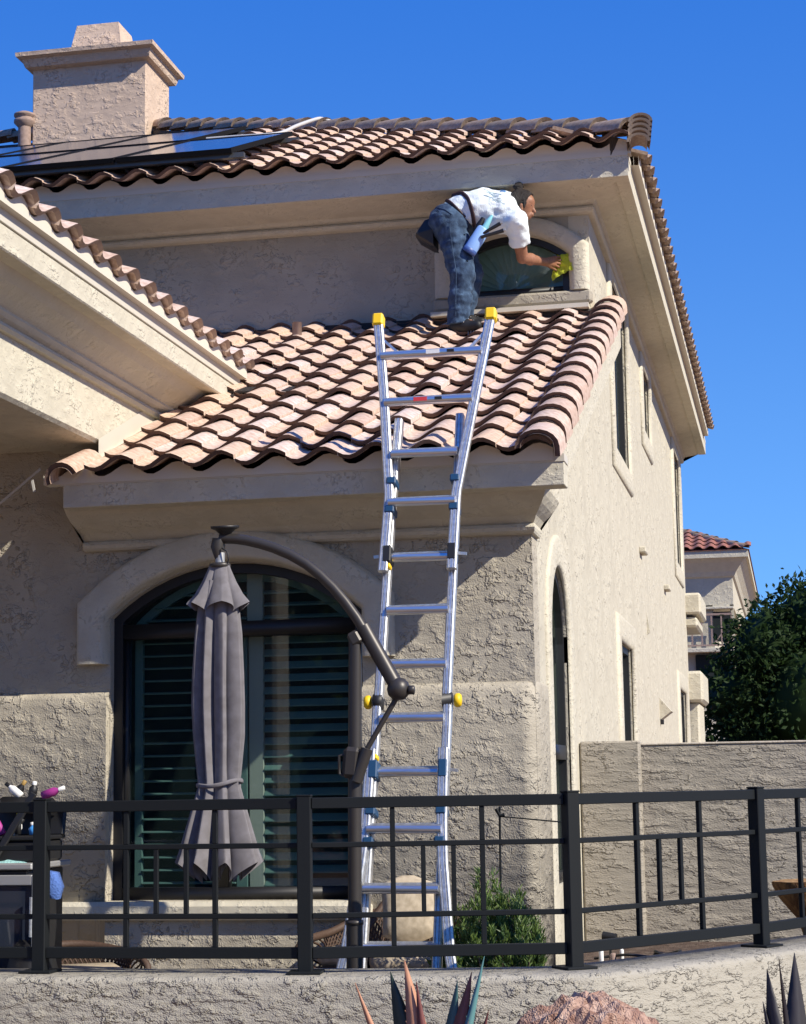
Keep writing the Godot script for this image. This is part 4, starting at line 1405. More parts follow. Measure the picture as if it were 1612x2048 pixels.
# ---------------------------------------------------------------- railing, terrace wall, ground
func railing() -> void:
	var posts := [V(-4.75, 0.42, -8.47), V(-3.46, 0.42, -8.47), V(-2.195, 0.42, -8.47), V(-1.015, 0.42, -8.743), V(-0.205, 0.42, -9.91), V(0.42, 0.42, -11.15)]
	var t := thing("railing", posts[2], "black steel railing with grid panels along the top of the terrace wall", "railing")
	for i in posts.size():
		var p: Vector3 = posts[i]
		var d: Vector3 = (posts[mini(i + 1, 5)] - posts[maxi(i - 1, 0)]).normalized()
		var bas := Basis(d, Vector3.UP, d.cross(Vector3.UP))
		var m := MB.new()
		m.box(p + V(0, 0.395, 0), V(0.064, 0.785, 0.064), bas, 0.004)
		var o := part(t, "post", m, M.black_steel)
		var bp := MB.new()
		bp.box(p + V(0, 0.006, 0), V(0.155, 0.012, 0.155), bas, 0.003)
		part(o, "base_plate", bp, M.black_steel)
		var pc := MB.new()
		pc.box(p + V(0, 0.790, 0), V(0.068, 0.008, 0.068), bas, 0.002)
		part(o, "post_cap", pc, M.black_steel)
	for i in posts.size() - 1:
		var a: Vector3 = posts[i]
		var b: Vector3 = posts[i + 1]
		var d := (b - a).normalized()
		a += d * 0.032
		b -= d * 0.032
		var n := d.cross(Vector3.UP)
		for k in [["top_rail", 0.755, 0.050, 0.038], ["middle_rail", 0.567, 0.024, 0.024], ["middle_rail", 0.253, 0.024, 0.024], ["bottom_rail", 0.09, 0.050, 0.038]]:
			var m := MB.new()
			m.box((a + b) * 0.5 + V(0, k[1], 0), V(a.distance_to(b) + 0.001, k[2], k[3]), Basis(d, Vector3.UP, n), 0.003)
			part(t, k[0], m, M.black_steel)
		var ln := a.distance_to(b)
		for f in [0.32, 0.675]:
			for seg in [[0.115, 0.241], [0.265, 0.555], [0.579, 0.73]]:
				var m := MB.new()
				var c: Vector3 = a + d * (ln * f) + V(0, (seg[0] + seg[1]) * 0.5, 0)
				m.box(c, V(0.023, seg[1] - seg[0], 0.023), Basis(d, Vector3.UP, n), 0.002)
				part(t, "bar", m, M.black_steel)
		for f in [0.44, 0.56]:
			var m := MB.new()
			m.box(a + d * (ln * f) + V(0, 0.41, 0), V(0.021, 0.290, 0.021), Basis(d, Vector3.UP, n), 0.002)
			part(t, "bar", m, M.black_steel)

func catmull(p: Array, per: int) -> Array:
	var r := []
	for i in p.size() - 1:
		var a: Vector3 = p[maxi(i - 1, 0)]
		var b: Vector3 = p[i]
		var c: Vector3 = p[i + 1]
		var d: Vector3 = p[mini(i + 2, p.size() - 1)]
		for k in per:
			r.append(b.cubic_interpolate(c, a, d, float(k) / per))
	r.append(p[-1])
	return r

func terrace() -> void:
	var edge := catmull([V(-9.0, 0, -8.12), V(-6.5, 0, -8.15), V(-4.8, 0, -8.20), V(-3.48, 0, -8.235), V(-2.83, 0, -8.26), V(-2.17, 0, -8.29), V(-1.51, 0, -8.34), V(-0.97, 0, -8.47), V(-0.69, 0, -8.72), V(-0.47, 0, -9.03), V(-0.25, 0, -9.37), V(0.02, 0, -9.81), V(0.35, 0, -10.38), V(0.9, 0, -11.3), V(1.6, 0, -12.6), V(2.2, 0, -13.8)], 4)
	var w := MB.new(true)
	var rs := []
	for i in edge.size():
		var d: Vector3 = (edge[mini(i + 1, edge.size() - 1)] - edge[maxi(i - 1, 0)]).normalized()
		var s := d.cross(Vector3.UP)
		var e: Vector3 = edge[i]
		var b := e - s * 0.42
		rs.append([e + V(0, -0.9, 0), e + V(0, 0.385, 0), e + V(0, 0.402, 0) - s * 0.005, e + V(0, 0.415, 0) - s * 0.018, e + V(0, 0.420, 0) - s * 0.036, b + V(0, 0.420, 0), b + V(0, -0.9, 0)])
	w.rings(rs)
	var t := solo("terrace_wall", w, M.terrace_wall, "low curved stucco retaining wall in the foreground below the black railing", "wall")
	var patio := MB.new()
	patio.box(V(-4.2, -0.3, -9.95), V(12, 0.6, 3.4))
	patio.box(V(1.5, -0.31, -12.0), V(6, 0.6, 7.0))
	struct("patio", patio, M.patio)
	var g := MB.new()
	var n := 24
	for i in n:
		var a0 := TAU * i / n
		var a1 := TAU * (i + 1) / n
		g.poly([V(0, -0.35, -5), V(cos(a0) * 3000, -0.35, sin(a0) * 3000), V(cos(a1) * 3000, -0.35, sin(a1) * 3000)], Vector3.UP)
	struct("ground", g, M.earth)
	# planting bed between the house and the terrace wall
	var bed := MB.new()
	bed.box(V(0.35, 0.10, -11.4), V(3.4, 0.20, 3.0))
	struct("planting_bed", bed, M.bed_soil)
	# garden wall with a pier against the house
	var p := MB.new()
	p.box(V(0.9, 0.75, -13.05), V(4.9, 1.48, 0.2), Basis(), 0.012)
	var gw := solo("garden_wall", p, M.garden_wall, "grey tan stucco garden wall running right from the side of the house", "wall")
	var q := MB.new()
	q.box(V(-1.215, 0.76, -12.94), V(0.40, 1.52, 0.24), Basis(), 0.012)
	part(gw, "pier", q, M.garden_wall)
	var cp := MB.new()
	cp.box(V(0.9, 1.496, -13.05), V(4.9, 0.014, 0.215), Basis(), 0.004)
	part(gw, "coping", cp, M.coping)

func leaf_clump(n: int, pts: Callable, size: float, wide: float) -> MultiMesh:
	var m := MB.new()
	m.tri(V(0, 0, 0), V(wide * 0.5, size * 0.5, size * 0.08), V(0, size, 0))
	m.tri(V(0, 0, 0), V(0, size, 0), V(-wide * 0.5, size * 0.5, size * 0.08))
	var mm := MultiMesh.new()
	mm.transform_format = MultiMesh.TRANSFORM_3D
	mm.mesh = m.mesh()
	mm.instance_count = n
	for i in n:
		mm.set_instance_transform(i, pts.call())
	return mm

func multi(parent: Node3D, called: String, mm: MultiMesh, m: Material) -> MultiMeshInstance3D:
	var o := MultiMeshInstance3D.new()
	o.name = called
	o.multimesh = mm
	o.material_override = m
	parent.add_child(o, true)
	o.position = -offset(parent)
	return o

func rnd_dir() -> Vector3:
	var v := V(rng.randfn(), rng.randfn(), rng.randfn())
	return v.normalized()

func leaf_xf(p: Vector3, dir: Vector3, sc: float) -> Transform3D:
	var y := dir.normalized()
	var x := y.cross(rnd_dir()).normalized()
	return Transform3D(Basis(x * sc, y * sc, x.cross(y) * sc), p)

func shrub() -> void:
	var o := V(-1.53, 0.0, -9.55)
	var t := thing("shrub", o, "bushy green shrub with fine leaves beside the foot of the ladder", "shrub")
	var st := MB.new(true)
	var tips := []
	for i in 170:
		var a := rng.randf() * TAU
		var r := sqrt(rng.randf()) * 0.275
		var top := V(-1.535 + cos(a) * r * 1.05, 0.0, -9.55 + sin(a) * r * 0.8)
		var hh := (0.80 - r * r * 4.4) * rng.randf_range(0.72, 1.04)
		if cos(a) * r < -0.05:
			hh *= 0.88
		top.y = maxf(hh, 0.22)
		var b := V(-1.50 + cos(a) * 0.05, 0.02, -9.55 + sin(a) * 0.05)
		var mid := b.lerp(top, 0.5) + V(cos(a), 0, sin(a)) * 0.05
		if i < 40:
			st.tube([b, mid, top], [0.008, 0.006, 0.003], 5)
		tips.append([mid, top])
	part(t, "stem", st, M.bark)
	var f := func() -> Transform3D:
		var k: Array = tips[rng.randi() % tips.size()]
		var u := pow(rng.randf(), 0.6)
		var p: Vector3 = k[0].lerp(k[1], u) + rnd_dir() * 0.018
		var d: Vector3 = (k[1] - k[0]).normalized() * 0.7 + rnd_dir() * 0.9 + V(0, 0.35, 0)
		return leaf_xf(p, d, rng.randf_range(0.7, 1.3))
	tag(multi(t, "foliage", leaf_clump(6500, f, 0.042, 0.009), M.leaf), "", "", "", "stuff")
	var f2 := func() -> Transform3D:
		var k: Array = tips[rng.randi() % tips.size()]
		var p: Vector3 = k[0].lerp(k[1], rng.randf_range(0.75, 1.03)) + rnd_dir() * 0.015
		return leaf_xf(p, (k[1] - k[0]).normalized() + rnd_dir() * 0.8 + V(0, 0.4, 0), rng.randf_range(0.7, 1.2))
	tag(multi(t, "new_growth", leaf_clump(3600, f2, 0.040, 0.009), M.leaf_new), "", "", "", "stuff")

func tree() -> void:
	var o := V(0.75, -0.35, -32.5)
	var t := thing("tree", o, "large dense dark green tree beyond the garden wall at the right", "tree")
	var tr := MB.new(true)
	tr.tube([V(0.75, -0.35, -32.5), V(0.8, 1.0, -32.5), V(0.7, 2.4, -32.4), V(0.75, 3.8, -32.5)], [0.22, 0.17, 0.12, 0.04], 10)
	for k in [[-1.3, 3.2, 0.5], [1.6, 3.4, -0.4], [-0.4, 4.2, -0.8], [0.7, 4.3, 0.7]]:
		tr.tube([V(0.75, 1.2, -32.5), V(0.75 + k[0] * 0.5, 2.3, -32.5 + k[2] * 0.5), V(0.75 + k[0], k[1], -32.5 + k[2])], [0.11, 0.07, 0.02], 7)
	part(t, "trunk", tr, M.bark)
	var blobs := [[V(0.5, 3.75, -32.3), 0.95], [V(-0.35, 3.35, -32.0), 0.80], [V(-0.75, 2.55, -31.9), 0.80], [V(-0.55, 1.5, -31.8), 0.95], [V(0.4, 2.4, -31.6), 1.25], [V(1.3, 3.5, -32.4), 1.15], [V(1.9, 2.4, -32.3), 1.5], [V(0.6, 0.9, -31.7), 1.3], [V(2.6, 1.2, -32.3), 1.5], [V(2.8, 3.2, -32.6), 1.3]]
	# the shaded heart of the crown: twiggy masses that let no sky through
	var core := MB.new(true)
	var nz := FastNoiseLite.new()
	nz.seed = 5
	nz.frequency = 1.6
	for b in blobs:
		var rs := []
		for i in 9:
			var ring := []
			for k in 14:
				var th := PI * i / 8.0
				var a := TAU * k / 14.0
				var d := V(sin(th) * cos(a), cos(th), sin(th) * sin(a))
				var p: Vector3 = b[0] + d * b[1] * 0.72
				ring.append(p + d * nz.get_noise_3dv(p) * 0.25)
			rs.append(ring)
		core.rings(rs, true, false)
	part(t, "inner_crown", core, M.tree_leaf)
	var f := func() -> Transform3D:
		var b: Array = blobs[rng.randi() % blobs.size()]
		var d := rnd_dir()
		var p: Vector3 = b[0] + d * b[1] * (0.72 + 0.36 * pow(rng.randf(), 1.3))
		p += d * nz.get_noise_3dv(p * 1.3) * 0.35
		return leaf_xf(p, d * 0.6 + rnd_dir() + V(0, -0.2, 0), rng.randf_range(0.7, 1.3))
	tag(multi(t, "crown", leaf_clump(22000, f, 0.12, 0.06), M.tree_leaf), "", "", "", "stuff")
	var hl := MB.new(true)
	hl.box(V(1.8, 0.55, -31.0), V(7.0, 1.8, 0.5), Basis(), 0.1)
	solo("hedge", hl, M.tree_leaf, "clipped dark hedge low beneath the large tree, behind the garden wall", "hedge")

# the gardens behind the viewer, which the window panes mirror
func opposite_trees() -> void:
	var lb := ["broad green tree across the garden, mirrored at the left of the big window", "tall green tree across the garden, mirrored in the middle of the window panes", "low green tree across the garden, mirrored at the right of the window panes"]
	var at := [V(-19, -0.35, 17), V(-11, -0.35, 15), V(-4.5, -0.35, 19)]
	var sz := [V(5.5, 4.6, 3.0), V(4.8, 5.4, 3.0), V(4.6, 4.4, 3.0)]
	for i in 3:
		var o: Vector3 = at[i]
		var t := thing("garden_tree", o, lb[i], "tree", "trees across the garden")
		var tr := MB.new(true)
		tr.tube([o, o + V(0.1, 2.0, 0), o + V(0, 4.0, 0)], [0.25, 0.18, 0.08], 8)
		part(t, "trunk", tr, M.bark)
		var c := MB.new(true)
		var nz := FastNoiseLite.new()
		nz.seed = 60 + i
		nz.frequency = 0.5
		var rs := []
		for k in 13:
			var ring := []
			for j in 20:
				var th := PI * k / 12.0
				var a := TAU * j / 20.0
				var d := V(sin(th) * cos(a), cos(th), sin(th) * sin(a))
				ring.append(o + V(0, sz[i].y * 0.78, 0) + d * sz[i] * V(0.8, 0.68, 0.8) * (1.0 + 0.35 * nz.get_noise_3dv(o + d * 4.0)))
			rs.append(ring)
		c.rings(rs, true, false)
		part(t, "inner_crown", c, M.tree_leaf)
		var f := func() -> Transform3D:
			var d := rnd_dir()
			var p: Vector3 = o + V(0, sz[i].y * 0.78, 0) + d * sz[i] * V(0.8, 0.68, 0.8) * (0.95 + 0.35 * nz.get_noise_3dv(o + d * 4.0) + 0.2 * rng.randf())
			return leaf_xf(p, d + rnd_dir(), rng.randf_range(0.8, 1.4))
		tag(multi(t, "crown", leaf_clump(5000, f, 0.34, 0.2), M.leaf), "", "", "", "stuff")
# ---------------------------------------------------------------- terrace furniture and garden things
func wicker_chair(o: Vector3, turn: float, label: String, back := 0.12) -> Node3D:
	var t := thing("wicker_chair", o, label, "chair", "wicker chairs on the terrace")
	var bs := Basis(Vector3.UP, turn)
	var at := func(x: float, y: float, z: float) -> Vector3:
		return o + bs * V(x, y, z)
	# curved outline of arms and back: a horseshoe seen from above, open to the front (+z)
	var shoe := []
	for i in 17:
		var a := PI * i / 16.0
		shoe.append([cos(a) * 0.30, -sin(a) * 0.30, 0.44 + back * pow(sin(a), 2.5)])
	shoe.push_front([0.31, 0.26, 0.43])
	shoe.push_back([-0.31, 0.26, 0.43])
	var top := []
	var low := []
	for q in shoe:
		top.append(at.call(q[0], q[2], q[1]))
		low.append(at.call(q[0] * 0.92, 0.27, q[1] * 0.92))
	var m := MB.new(true)
	m.tube(top, 0.022, 8)
	m.tube(catmull([at.call(0.31, 0.43, 0.26), at.call(0.33, 0.38, 0.30), at.call(0.30, 0.27, 0.25)], 4), 0.02, 7)
	m.tube(catmull([at.call(-0.31, 0.43, 0.26), at.call(-0.33, 0.38, 0.30), at.call(-0.30, 0.27, 0.25)], 4), 0.02, 7)
	part(t, "rolled_arm", m, M.wicker)
	var lt := MB.new(true)
	var n := shoe.size() * 2
	for i in n:
		var f0 := float(i) / n * (shoe.size() - 1)
		for dir in [-2.2, 2.2]:
			var pts := []
			for k in 5:
				var f := clampf(f0 + dir * k / 4.0, 0.0, shoe.size() - 1.001)
				var j := int(f)
				var tp: Vector3 = top[j].lerp(top[j + 1], f - j)
				var lp: Vector3 = low[j].lerp(low[j + 1], f - j)
				pts.append(lp.lerp(tp, k / 4.0))
			lt.tube(pts, 0.006, 4)
	part(t, "lattice_back", lt, M.wicker)
	var ft := MB.new(true)
	for i in 14:
		for dir in [-1.0, 1.0]:
			var x := -0.28 + 0.56 * i / 13.0
			ft.tube([at.call(x, 0.06, 0.25), at.call(clampf(x + dir * 0.09, -0.29, 0.29), 0.27, 0.26)], 0.006, 4)
	ft.tube([at.call(-0.29, 0.28, 0.26), at.call(0.29, 0.28, 0.26)], 0.016, 6)
	ft.tube([at.call(-0.29, 0.06, 0.25), at.call(0.29, 0.06, 0.25)], 0.012, 6)
	part(t, "lattice_front", ft, M.wicker)
	for k in [[0.27, 0.24], [-0.27, 0.24], [0.2, -0.22], [-0.2, -0.22]]:
		var lg := MB.new(true)
		lg.tube([at.call(k[0], 0.0, k[1]), at.call(k[0], 0.28, k[1])], 0.018, 7)
		part(t, "leg", lg, M.wicker)
	var s := MB.new()
	s.box(at.call(0, 0.27, 0.0), V(0.52, 0.03, 0.48), bs, 0.01)
	part(t, "seat", s, M.wicker)
	var c := MB.new(true)
	c.box(at.call(0, 0.335, 0.02), V(0.50, 0.10, 0.46), bs, 0.035)
	part(t, "seat_cushion", c, M.cushion)
	return t

func pillow(c: Vector3, b: Basis, w: float, h: float, d: float) -> MB:
	var m := MB.new(true)
	var rs := []
	var n := 8
	for i in n + 1:
		var v := -1.0 + 2.0 * i / n
		var ring := []
		for k in 20:
			var a := TAU * k / 20.0
			var cx := signf(cos(a)) * pow(absf(cos(a)), 0.5)
			var cz := signf(sin(a)) * pow(absf(sin(a)), 0.8)
			var puff := pow(maxf(0.0, 1.0 - pow(absf(v), 3.0)), 0.5)
			var wide := 1.0 - 0.06 * (1.0 - v * v)
			ring.append(c + b * V(cx * w * 0.5 * wide * (0.25 + 0.75 * minf(1.0, puff * 1.6)), v * h * 0.5, cz * d * 0.5 * (0.12 + 0.88 * puff)))
		rs.append(ring)
	m.rings(rs)
	return m

func furniture() -> void:
	wicker_chair(V(-2.0, 0, -10.05), 0.25, "brown wicker chair behind the foot of the ladder, beside the shrub", 0.26)
	wicker_chair(V(-2.30, 0, -10.36), -0.1, "brown wicker chair left of the umbrella mast, below the big window")
	wicker_chair(V(-3.78, -0.06, -9.75), 0.5, "brown wicker chair at the left beside the barbecue cart", 0.04)
	solo("pillow", pillow(V(-2.03, 0.60, -10.0), Basis.from_euler(V(-0.25, 0.25, 0)), 0.29, 0.36, 0.15), M.cushion, "beige pillow standing upright on the wicker chair behind the ladder", "pillow")
	# barbecue cart at the far left
	var o := V(-4.0, 0, -9.0)
	var t := thing("barbecue_cart", o, "dark barbecue cart with steel framed glass doors at the far left", "cart")
	var b := MB.new()
	b.box(V(-4.06, 0.47, -9.12), V(0.72, 0.80, 0.46), Basis(), 0.01)
	part(t, "cabinet", b, M.black_plastic)
	for x in [-4.22, -3.81]:
		var f := MB.new()
		for k in [-1.0, 1.0]:
			f.box(V(x + k * 0.165, 0.475, -8.875), V(0.05, 0.74, 0.03), Basis(), 0.004)
			f.box(V(x, 0.475 + k * 0.345, -8.876), V(0.28, 0.05, 0.028), Basis(), 0.004)
		var d := part(t, "door", f, M.galv)
		var g := MB.new()
		g.box(V(x, 0.475, -8.885), V(0.29, 0.64, 0.012))
		part(d, "pane", g, M.solar)
		var hd := MB.new(true)
		hd.tube([V(x + 0.145, 0.74, -8.845), V(x + 0.145, 0.55, -8.845)], 0.009, 8)
		part(d, "handle", hd, M.aluminium)
	var tp := MB.new()
	tp.box(V(-4.06, 0.885, -9.12), V(0.78, 0.03, 0.52), Basis(), 0.006)
	part(t, "top", tp, M.galv)
	for k in [[-4.36, -8.95], [-3.76, -8.95], [-4.36, -9.3], [-3.76, -9.3]]:
		var w := MB.new(true)
		w.lathe([Vector2(0, -0.015), Vector2(0.035, -0.015), Vector2(0.035, 0.015), Vector2(0, 0.015)], Transform3D(Basis(V(0, 0, 1), PI / 2), V(k[0], 0.036, k[1])), 12)
		part(t, "wheel", w, M.black_plastic)
	# black tool case on the cart
	var co := V(-3.85, 0.90, -9.12)
	var c := thing("tool_case", co, "open black tool case full of bottles on top of the barbecue cart", "case")
	var cb := MB.new()
	cb.box(V(-3.87, 0.955, -9.12), V(0.40, 0.11, 0.30), Basis(), 0.015)
	cb.box(V(-3.87, 1.02, -9.12), V(0.42, 0.02, 0.32), Basis(), 0.006)
	part(c, "tray", cb, M.black_plastic)
	var lid := MB.new()
	lid.box(V(-3.85, 1.10, -9.25), V(0.40, 0.16, 0.03), Basis(V(1, 0, 0), -0.2), 0.01)
	part(c, "lid", lid, M.black_plastic)
	var hn := MB.new()
	hn.bar(V(-3.90, 0.92, -8.94), V(-3.72, 1.24, -9.0), 0.035, 0.02, Vector3.RIGHT, 0.004)
	part(c, "strap", hn, M.black_plastic)
	var bag := MB.new(true)
	bag.rings([[V(-4.0, 1.16, -9.05), V(-3.66, 1.16, -9.05), V(-3.66, 1.16, -9.22), V(-4.0, 1.16, -9.22)], [V(-3.92, 1.225, -9.08), V(-3.70, 1.215, -9.08), V(-3.70, 1.215, -9.2), V(-3.92, 1.225, -9.2)]])
	part(c, "upper_tray", bag, M.black_plastic)
	# bottles and cloths in and on the case: position, radius, height, tilt, colour, label
	mat("magenta", lin(0.33, 0.03, 0.22), 0.6)
	mat("white_plastic", lin(0.75, 0.75, 0.73), 0.5)
	mat("bright_blue", lin(0.06, 0.30, 0.70), 0.5)
	mat("brass", lin(0.35, 0.22, 0.06), 0.5)
	mat("teal_towel", lin(0.33, 0.60, 0.58), 0.95, {"bump": "wrinkle_h", "cm": 1.0, "scale": 5.0})
	mat("blue_cloth", lin(0.10, 0.20, 0.55), 0.95, {"bump": "wrinkle_h", "cm": 1.0, "scale": 5.0})
	var bt := [[V(-3.83, 1.225, -9.10), 0.020, 0.085, 0.9, "white_plastic", "black_plastic", "white bottle with a black cap lying on the upper tray of the tool case"],
		[V(-3.87, 1.225, -9.12), 0.020, 0.075, -0.6, "black_plastic", "brass", "black bottle with a brass coloured cap on the upper tray"],
		[V(-3.78, 1.225, -9.12), 0.022, 0.06, -0.2, "black_plastic", "white_plastic", "small black bottle with a white cap on the upper tray"],
		[V(-3.71, 1.225, -9.08), 0.022, 0.10, -1.25, "magenta", "white_plastic", "magenta bottle with a white cap at the right end of the upper tray"],
		[V(-3.90, 1.035, -9.04), 0.020, 0.10, 0.5, "magenta", "white_plastic", "magenta bottle with a white cap in the lower tray of the tool case"],
		[V(-3.85, 1.035, -9.05), 0.022, 0.075, -0.6, "white_plastic", "black_plastic", "white tube leaning in the lower tray of the tool case"],
		[V(-3.815, 1.035, -9.03), 0.016, 0.085, 0.0, "black_plastic", "yellow_plastic", "thin bottle with a yellow cap in the lower tray"],
		[V(-3.73, 1.035, -9.04), 0.026, 0.05, 0.2, "bright_blue", "white_plastic", "short bright blue jar at the right of the lower tray"]]
	for k in bt:
		var bo := thing("bottle", k[0], k[6], "bottle", "bottles in the tool case")
		var bx := Transform3D(Basis(V(0, 0, 1), k[3]), k[0])
		var m := MB.new(true)
		m.lathe([Vector2(0.0, 0.0), Vector2(k[1], 0.003), Vector2(k[1], k[2] * 0.7), Vector2(k[1] * 0.5, k[2] * 0.9), Vector2(k[1] * 0.45, k[2])], bx, 12)
		part(bo, "body", m, M[k[4]])
		var q := MB.new(true)
		q.lathe([Vector2(k[1] * 0.52, k[2] * 0.95), Vector2(k[1] * 0.52, k[2] * 1.25), Vector2(0.0, k[2] * 1.27)], bx, 10)
		part(bo, "cap", q, M[k[5]])
	var hk := MB.new(true)
	hk.tube(catmull([V(-3.98, 1.10, -8.98), V(-3.90, 1.16, -8.97), V(-3.92, 1.25, -8.97), V(-4.02, 1.30, -8.97)], 5), 0.009, 7)
	solo("hose_wand", hk, M.white_plastic, "thin white curved wand sticking up at the far left edge", "wand")
	# teal towel over the cart's front edge
	var tw := MB.new(true)
	var rs := []
	for i in 13:
		var u := i / 12.0
		var ring := []
		for k in 9:
			var v := k / 8.0
			var x := -4.18 + 0.46 * u
			var hang := clampf((v - 0.35) / 0.65, 0.0, 1.0) * (0.03 + 0.10 * smoothstep(0.45, 0.95, u) * (0.8 + 0.2 * sin(u * 24.0)))
			ring.append(V(x + 0.012 * sin(v * 7.0), 0.912 + 0.016 * sin(u * 11.0) * (1.0 - v) - hang + 0.01 * sin(u * 17.0), -9.05 + 0.20 * minf(v, 0.75) + 0.012 * sin(u * 19.0 + v * 4.0)))
		rs.append(ring)
	for i in 12:
		for k in 8:
			tw.poly([rs[i][k], rs[i + 1][k], rs[i + 1][k + 1]], Vector3(0, 1, 0.5))
			tw.poly([rs[i][k], rs[i + 1][k + 1], rs[i][k + 1]], Vector3(0, 1, 0.5))
	solo("towel", tw, M.teal_towel, "pale teal towel draped over the top of the barbecue cart", "towel")
	var bc := MB.new(true)
	bc.rings([[V(-3.66, 0.86, -9.0), V(-3.60, 0.85, -9.0), V(-3.60, 0.85, -9.05), V(-3.66, 0.86, -9.05)], [V(-3.68, 0.80, -8.98), V(-3.575, 0.79, -8.98), V(-3.575, 0.78, -9.05), V(-3.68, 0.8, -9.05)], [V(-3.65, 0.73, -8.99), V(-3.59, 0.72, -8.99), V(-3.59, 0.72, -9.04), V(-3.65, 0.73, -9.04)]])
	solo("cleaning_cloth", bc, M.blue_cloth, "crumpled blue cloth hanging on the right side of the barbecue cart", "cloth")
	# white folded chair leg at the very edge
	var wp := MB.new()
	wp.prism(PackedVector2Array([Vector2(-4.02, 0.20), Vector2(-3.79, 0.20), Vector2(-3.86, 0.62), Vector2(-4.02, 0.66)]), 0.02, Transform3D(Basis(), V(0, 0, -8.75)))
	solo("white_board", wp, M.white_plastic, "white board leaning behind the railing at the far left edge", "board")
	var bb := MB.new(true)
	bb.rings([[V(-3.80, 0.30, -8.8), V(-3.56, 0.30, -8.8), V(-3.56, 0.30, -9.0), V(-3.80, 0.30, -9.0)], [V(-3.76, 0.50, -8.85), V(-3.60, 0.48, -8.85), V(-3.60, 0.48, -8.98), V(-3.76, 0.5, -8.98)], [V(-3.72, 0.56, -8.9), V(-3.68, 0.56, -8.9), V(-3.68, 0.56, -8.94), V(-3.72, 0.56, -8.94)]])
	bb.rings([[V(-3.80, 0.0, -8.8), V(-3.56, 0.0, -8.8), V(-3.56, 0.0, -9.0), V(-3.80, 0.0, -9.0)], [V(-3.80, 0.30, -8.8), V(-3.56, 0.30, -8.8), V(-3.56, 0.30, -9.0), V(-3.80, 0.30, -9.0)]])
	solo("black_bag", bb, M.black_plastic, "slumped black bag standing against the barbecue cart", "bag")

func agave(o: Vector3, label: String, blades: Array, mats: Array) -> void:
	var t := thing("agave", o, label, "agave", "")
	for i in blades.size():
		var k: Array = blades[i]    # tip, width, bend, material
		var tip: Vector3 = k[0]
		var m := MB.new(true)
		var d := tip - o
		var flatd := V(d.x, 0, d.z)
		var side := d.cross(V(0, 0, 1) if absf(d.x) < 0.8 * d.length() else Vector3.UP).normalized()
		side = (side + V(0, 0, rng.randf_range(-0.4, 0.4))).normalized()
		var nr := side.cross(d.normalized()).normalized()
		var w: float = k[1]
		var n := 9
		var rs := []
		for j in n + 1:
			var u := float(j) / n
			var p: Vector3 = o + d * u + flatd * (sin(u * PI) * k[2])
			var ww := w * (0.55 + 1.1 * u) if u < 0.4 else w * (1.0 - pow((u - 0.4) / 0.6, 1.25)) + 0.0012
			rs.append([p - side * ww + nr * ww * 0.35, p - nr * ww * 0.16, p + side * ww + nr * ww * 0.35, p + nr * ww * 0.22])
		m.rings(rs)
		var b := part(t, "blade", m, mats[k[3]])
		# teeth along the edge
		var th := MB.new()
		for j in 14:
			var u := 0.12 + 0.78 * j / 14.0
			var p: Vector3 = o + d * u + flatd * (sin(u * PI) * k[2])
			var ww := w * (0.55 + 1.1 * u) if u < 0.4 else w * (1.0 - pow((u - 0.4) / 0.6, 1.25)) + 0.0012
			for s in [-1.0, 1.0]:
				var e: Vector3 = p + side * ww * s + nr * ww * 0.35
				th.poly([e - d.normalized() * 0.003, e + side * s * 0.004 + d.normalized() * 0.004, e + d.normalized() * 0.003], nr)
		part(b, "teeth", th, mats[k[3]])

func rock_mesh(c: Vector3, r: Vector3, sd: int) -> MB:
	var nz := FastNoiseLite.new()
	nz.seed = sd
	nz.frequency = 1.3
	nz.noise_type = FastNoiseLite.TYPE_CELLULAR
	nz.cellular_return_type = FastNoiseLite.RETURN_DISTANCE2_SUB
	var nf := FastNoiseLite.new()
	nf.seed = sd + 1
	nf.frequency = 5.0
	nf.fractal_octaves = 4
	var m := MB.new(true)
	var rs := []
	for i in 25:
		var ring := []
		for k in 44:
			var th := PI * i / 24.0
			var a := TAU * k / 44.0
			var d := V(sin(th) * cos(a), cos(th), sin(th) * sin(a))
			var f := 1.0 + 0.20 * nz.get_noise_3dv(d * 1.2) + 0.13 * nf.get_noise_3dv(d)
			ring.append(c + d * r * f)
		rs.append(ring)
	m.grp(-1)
	m.rings(rs, true, false)
	return m

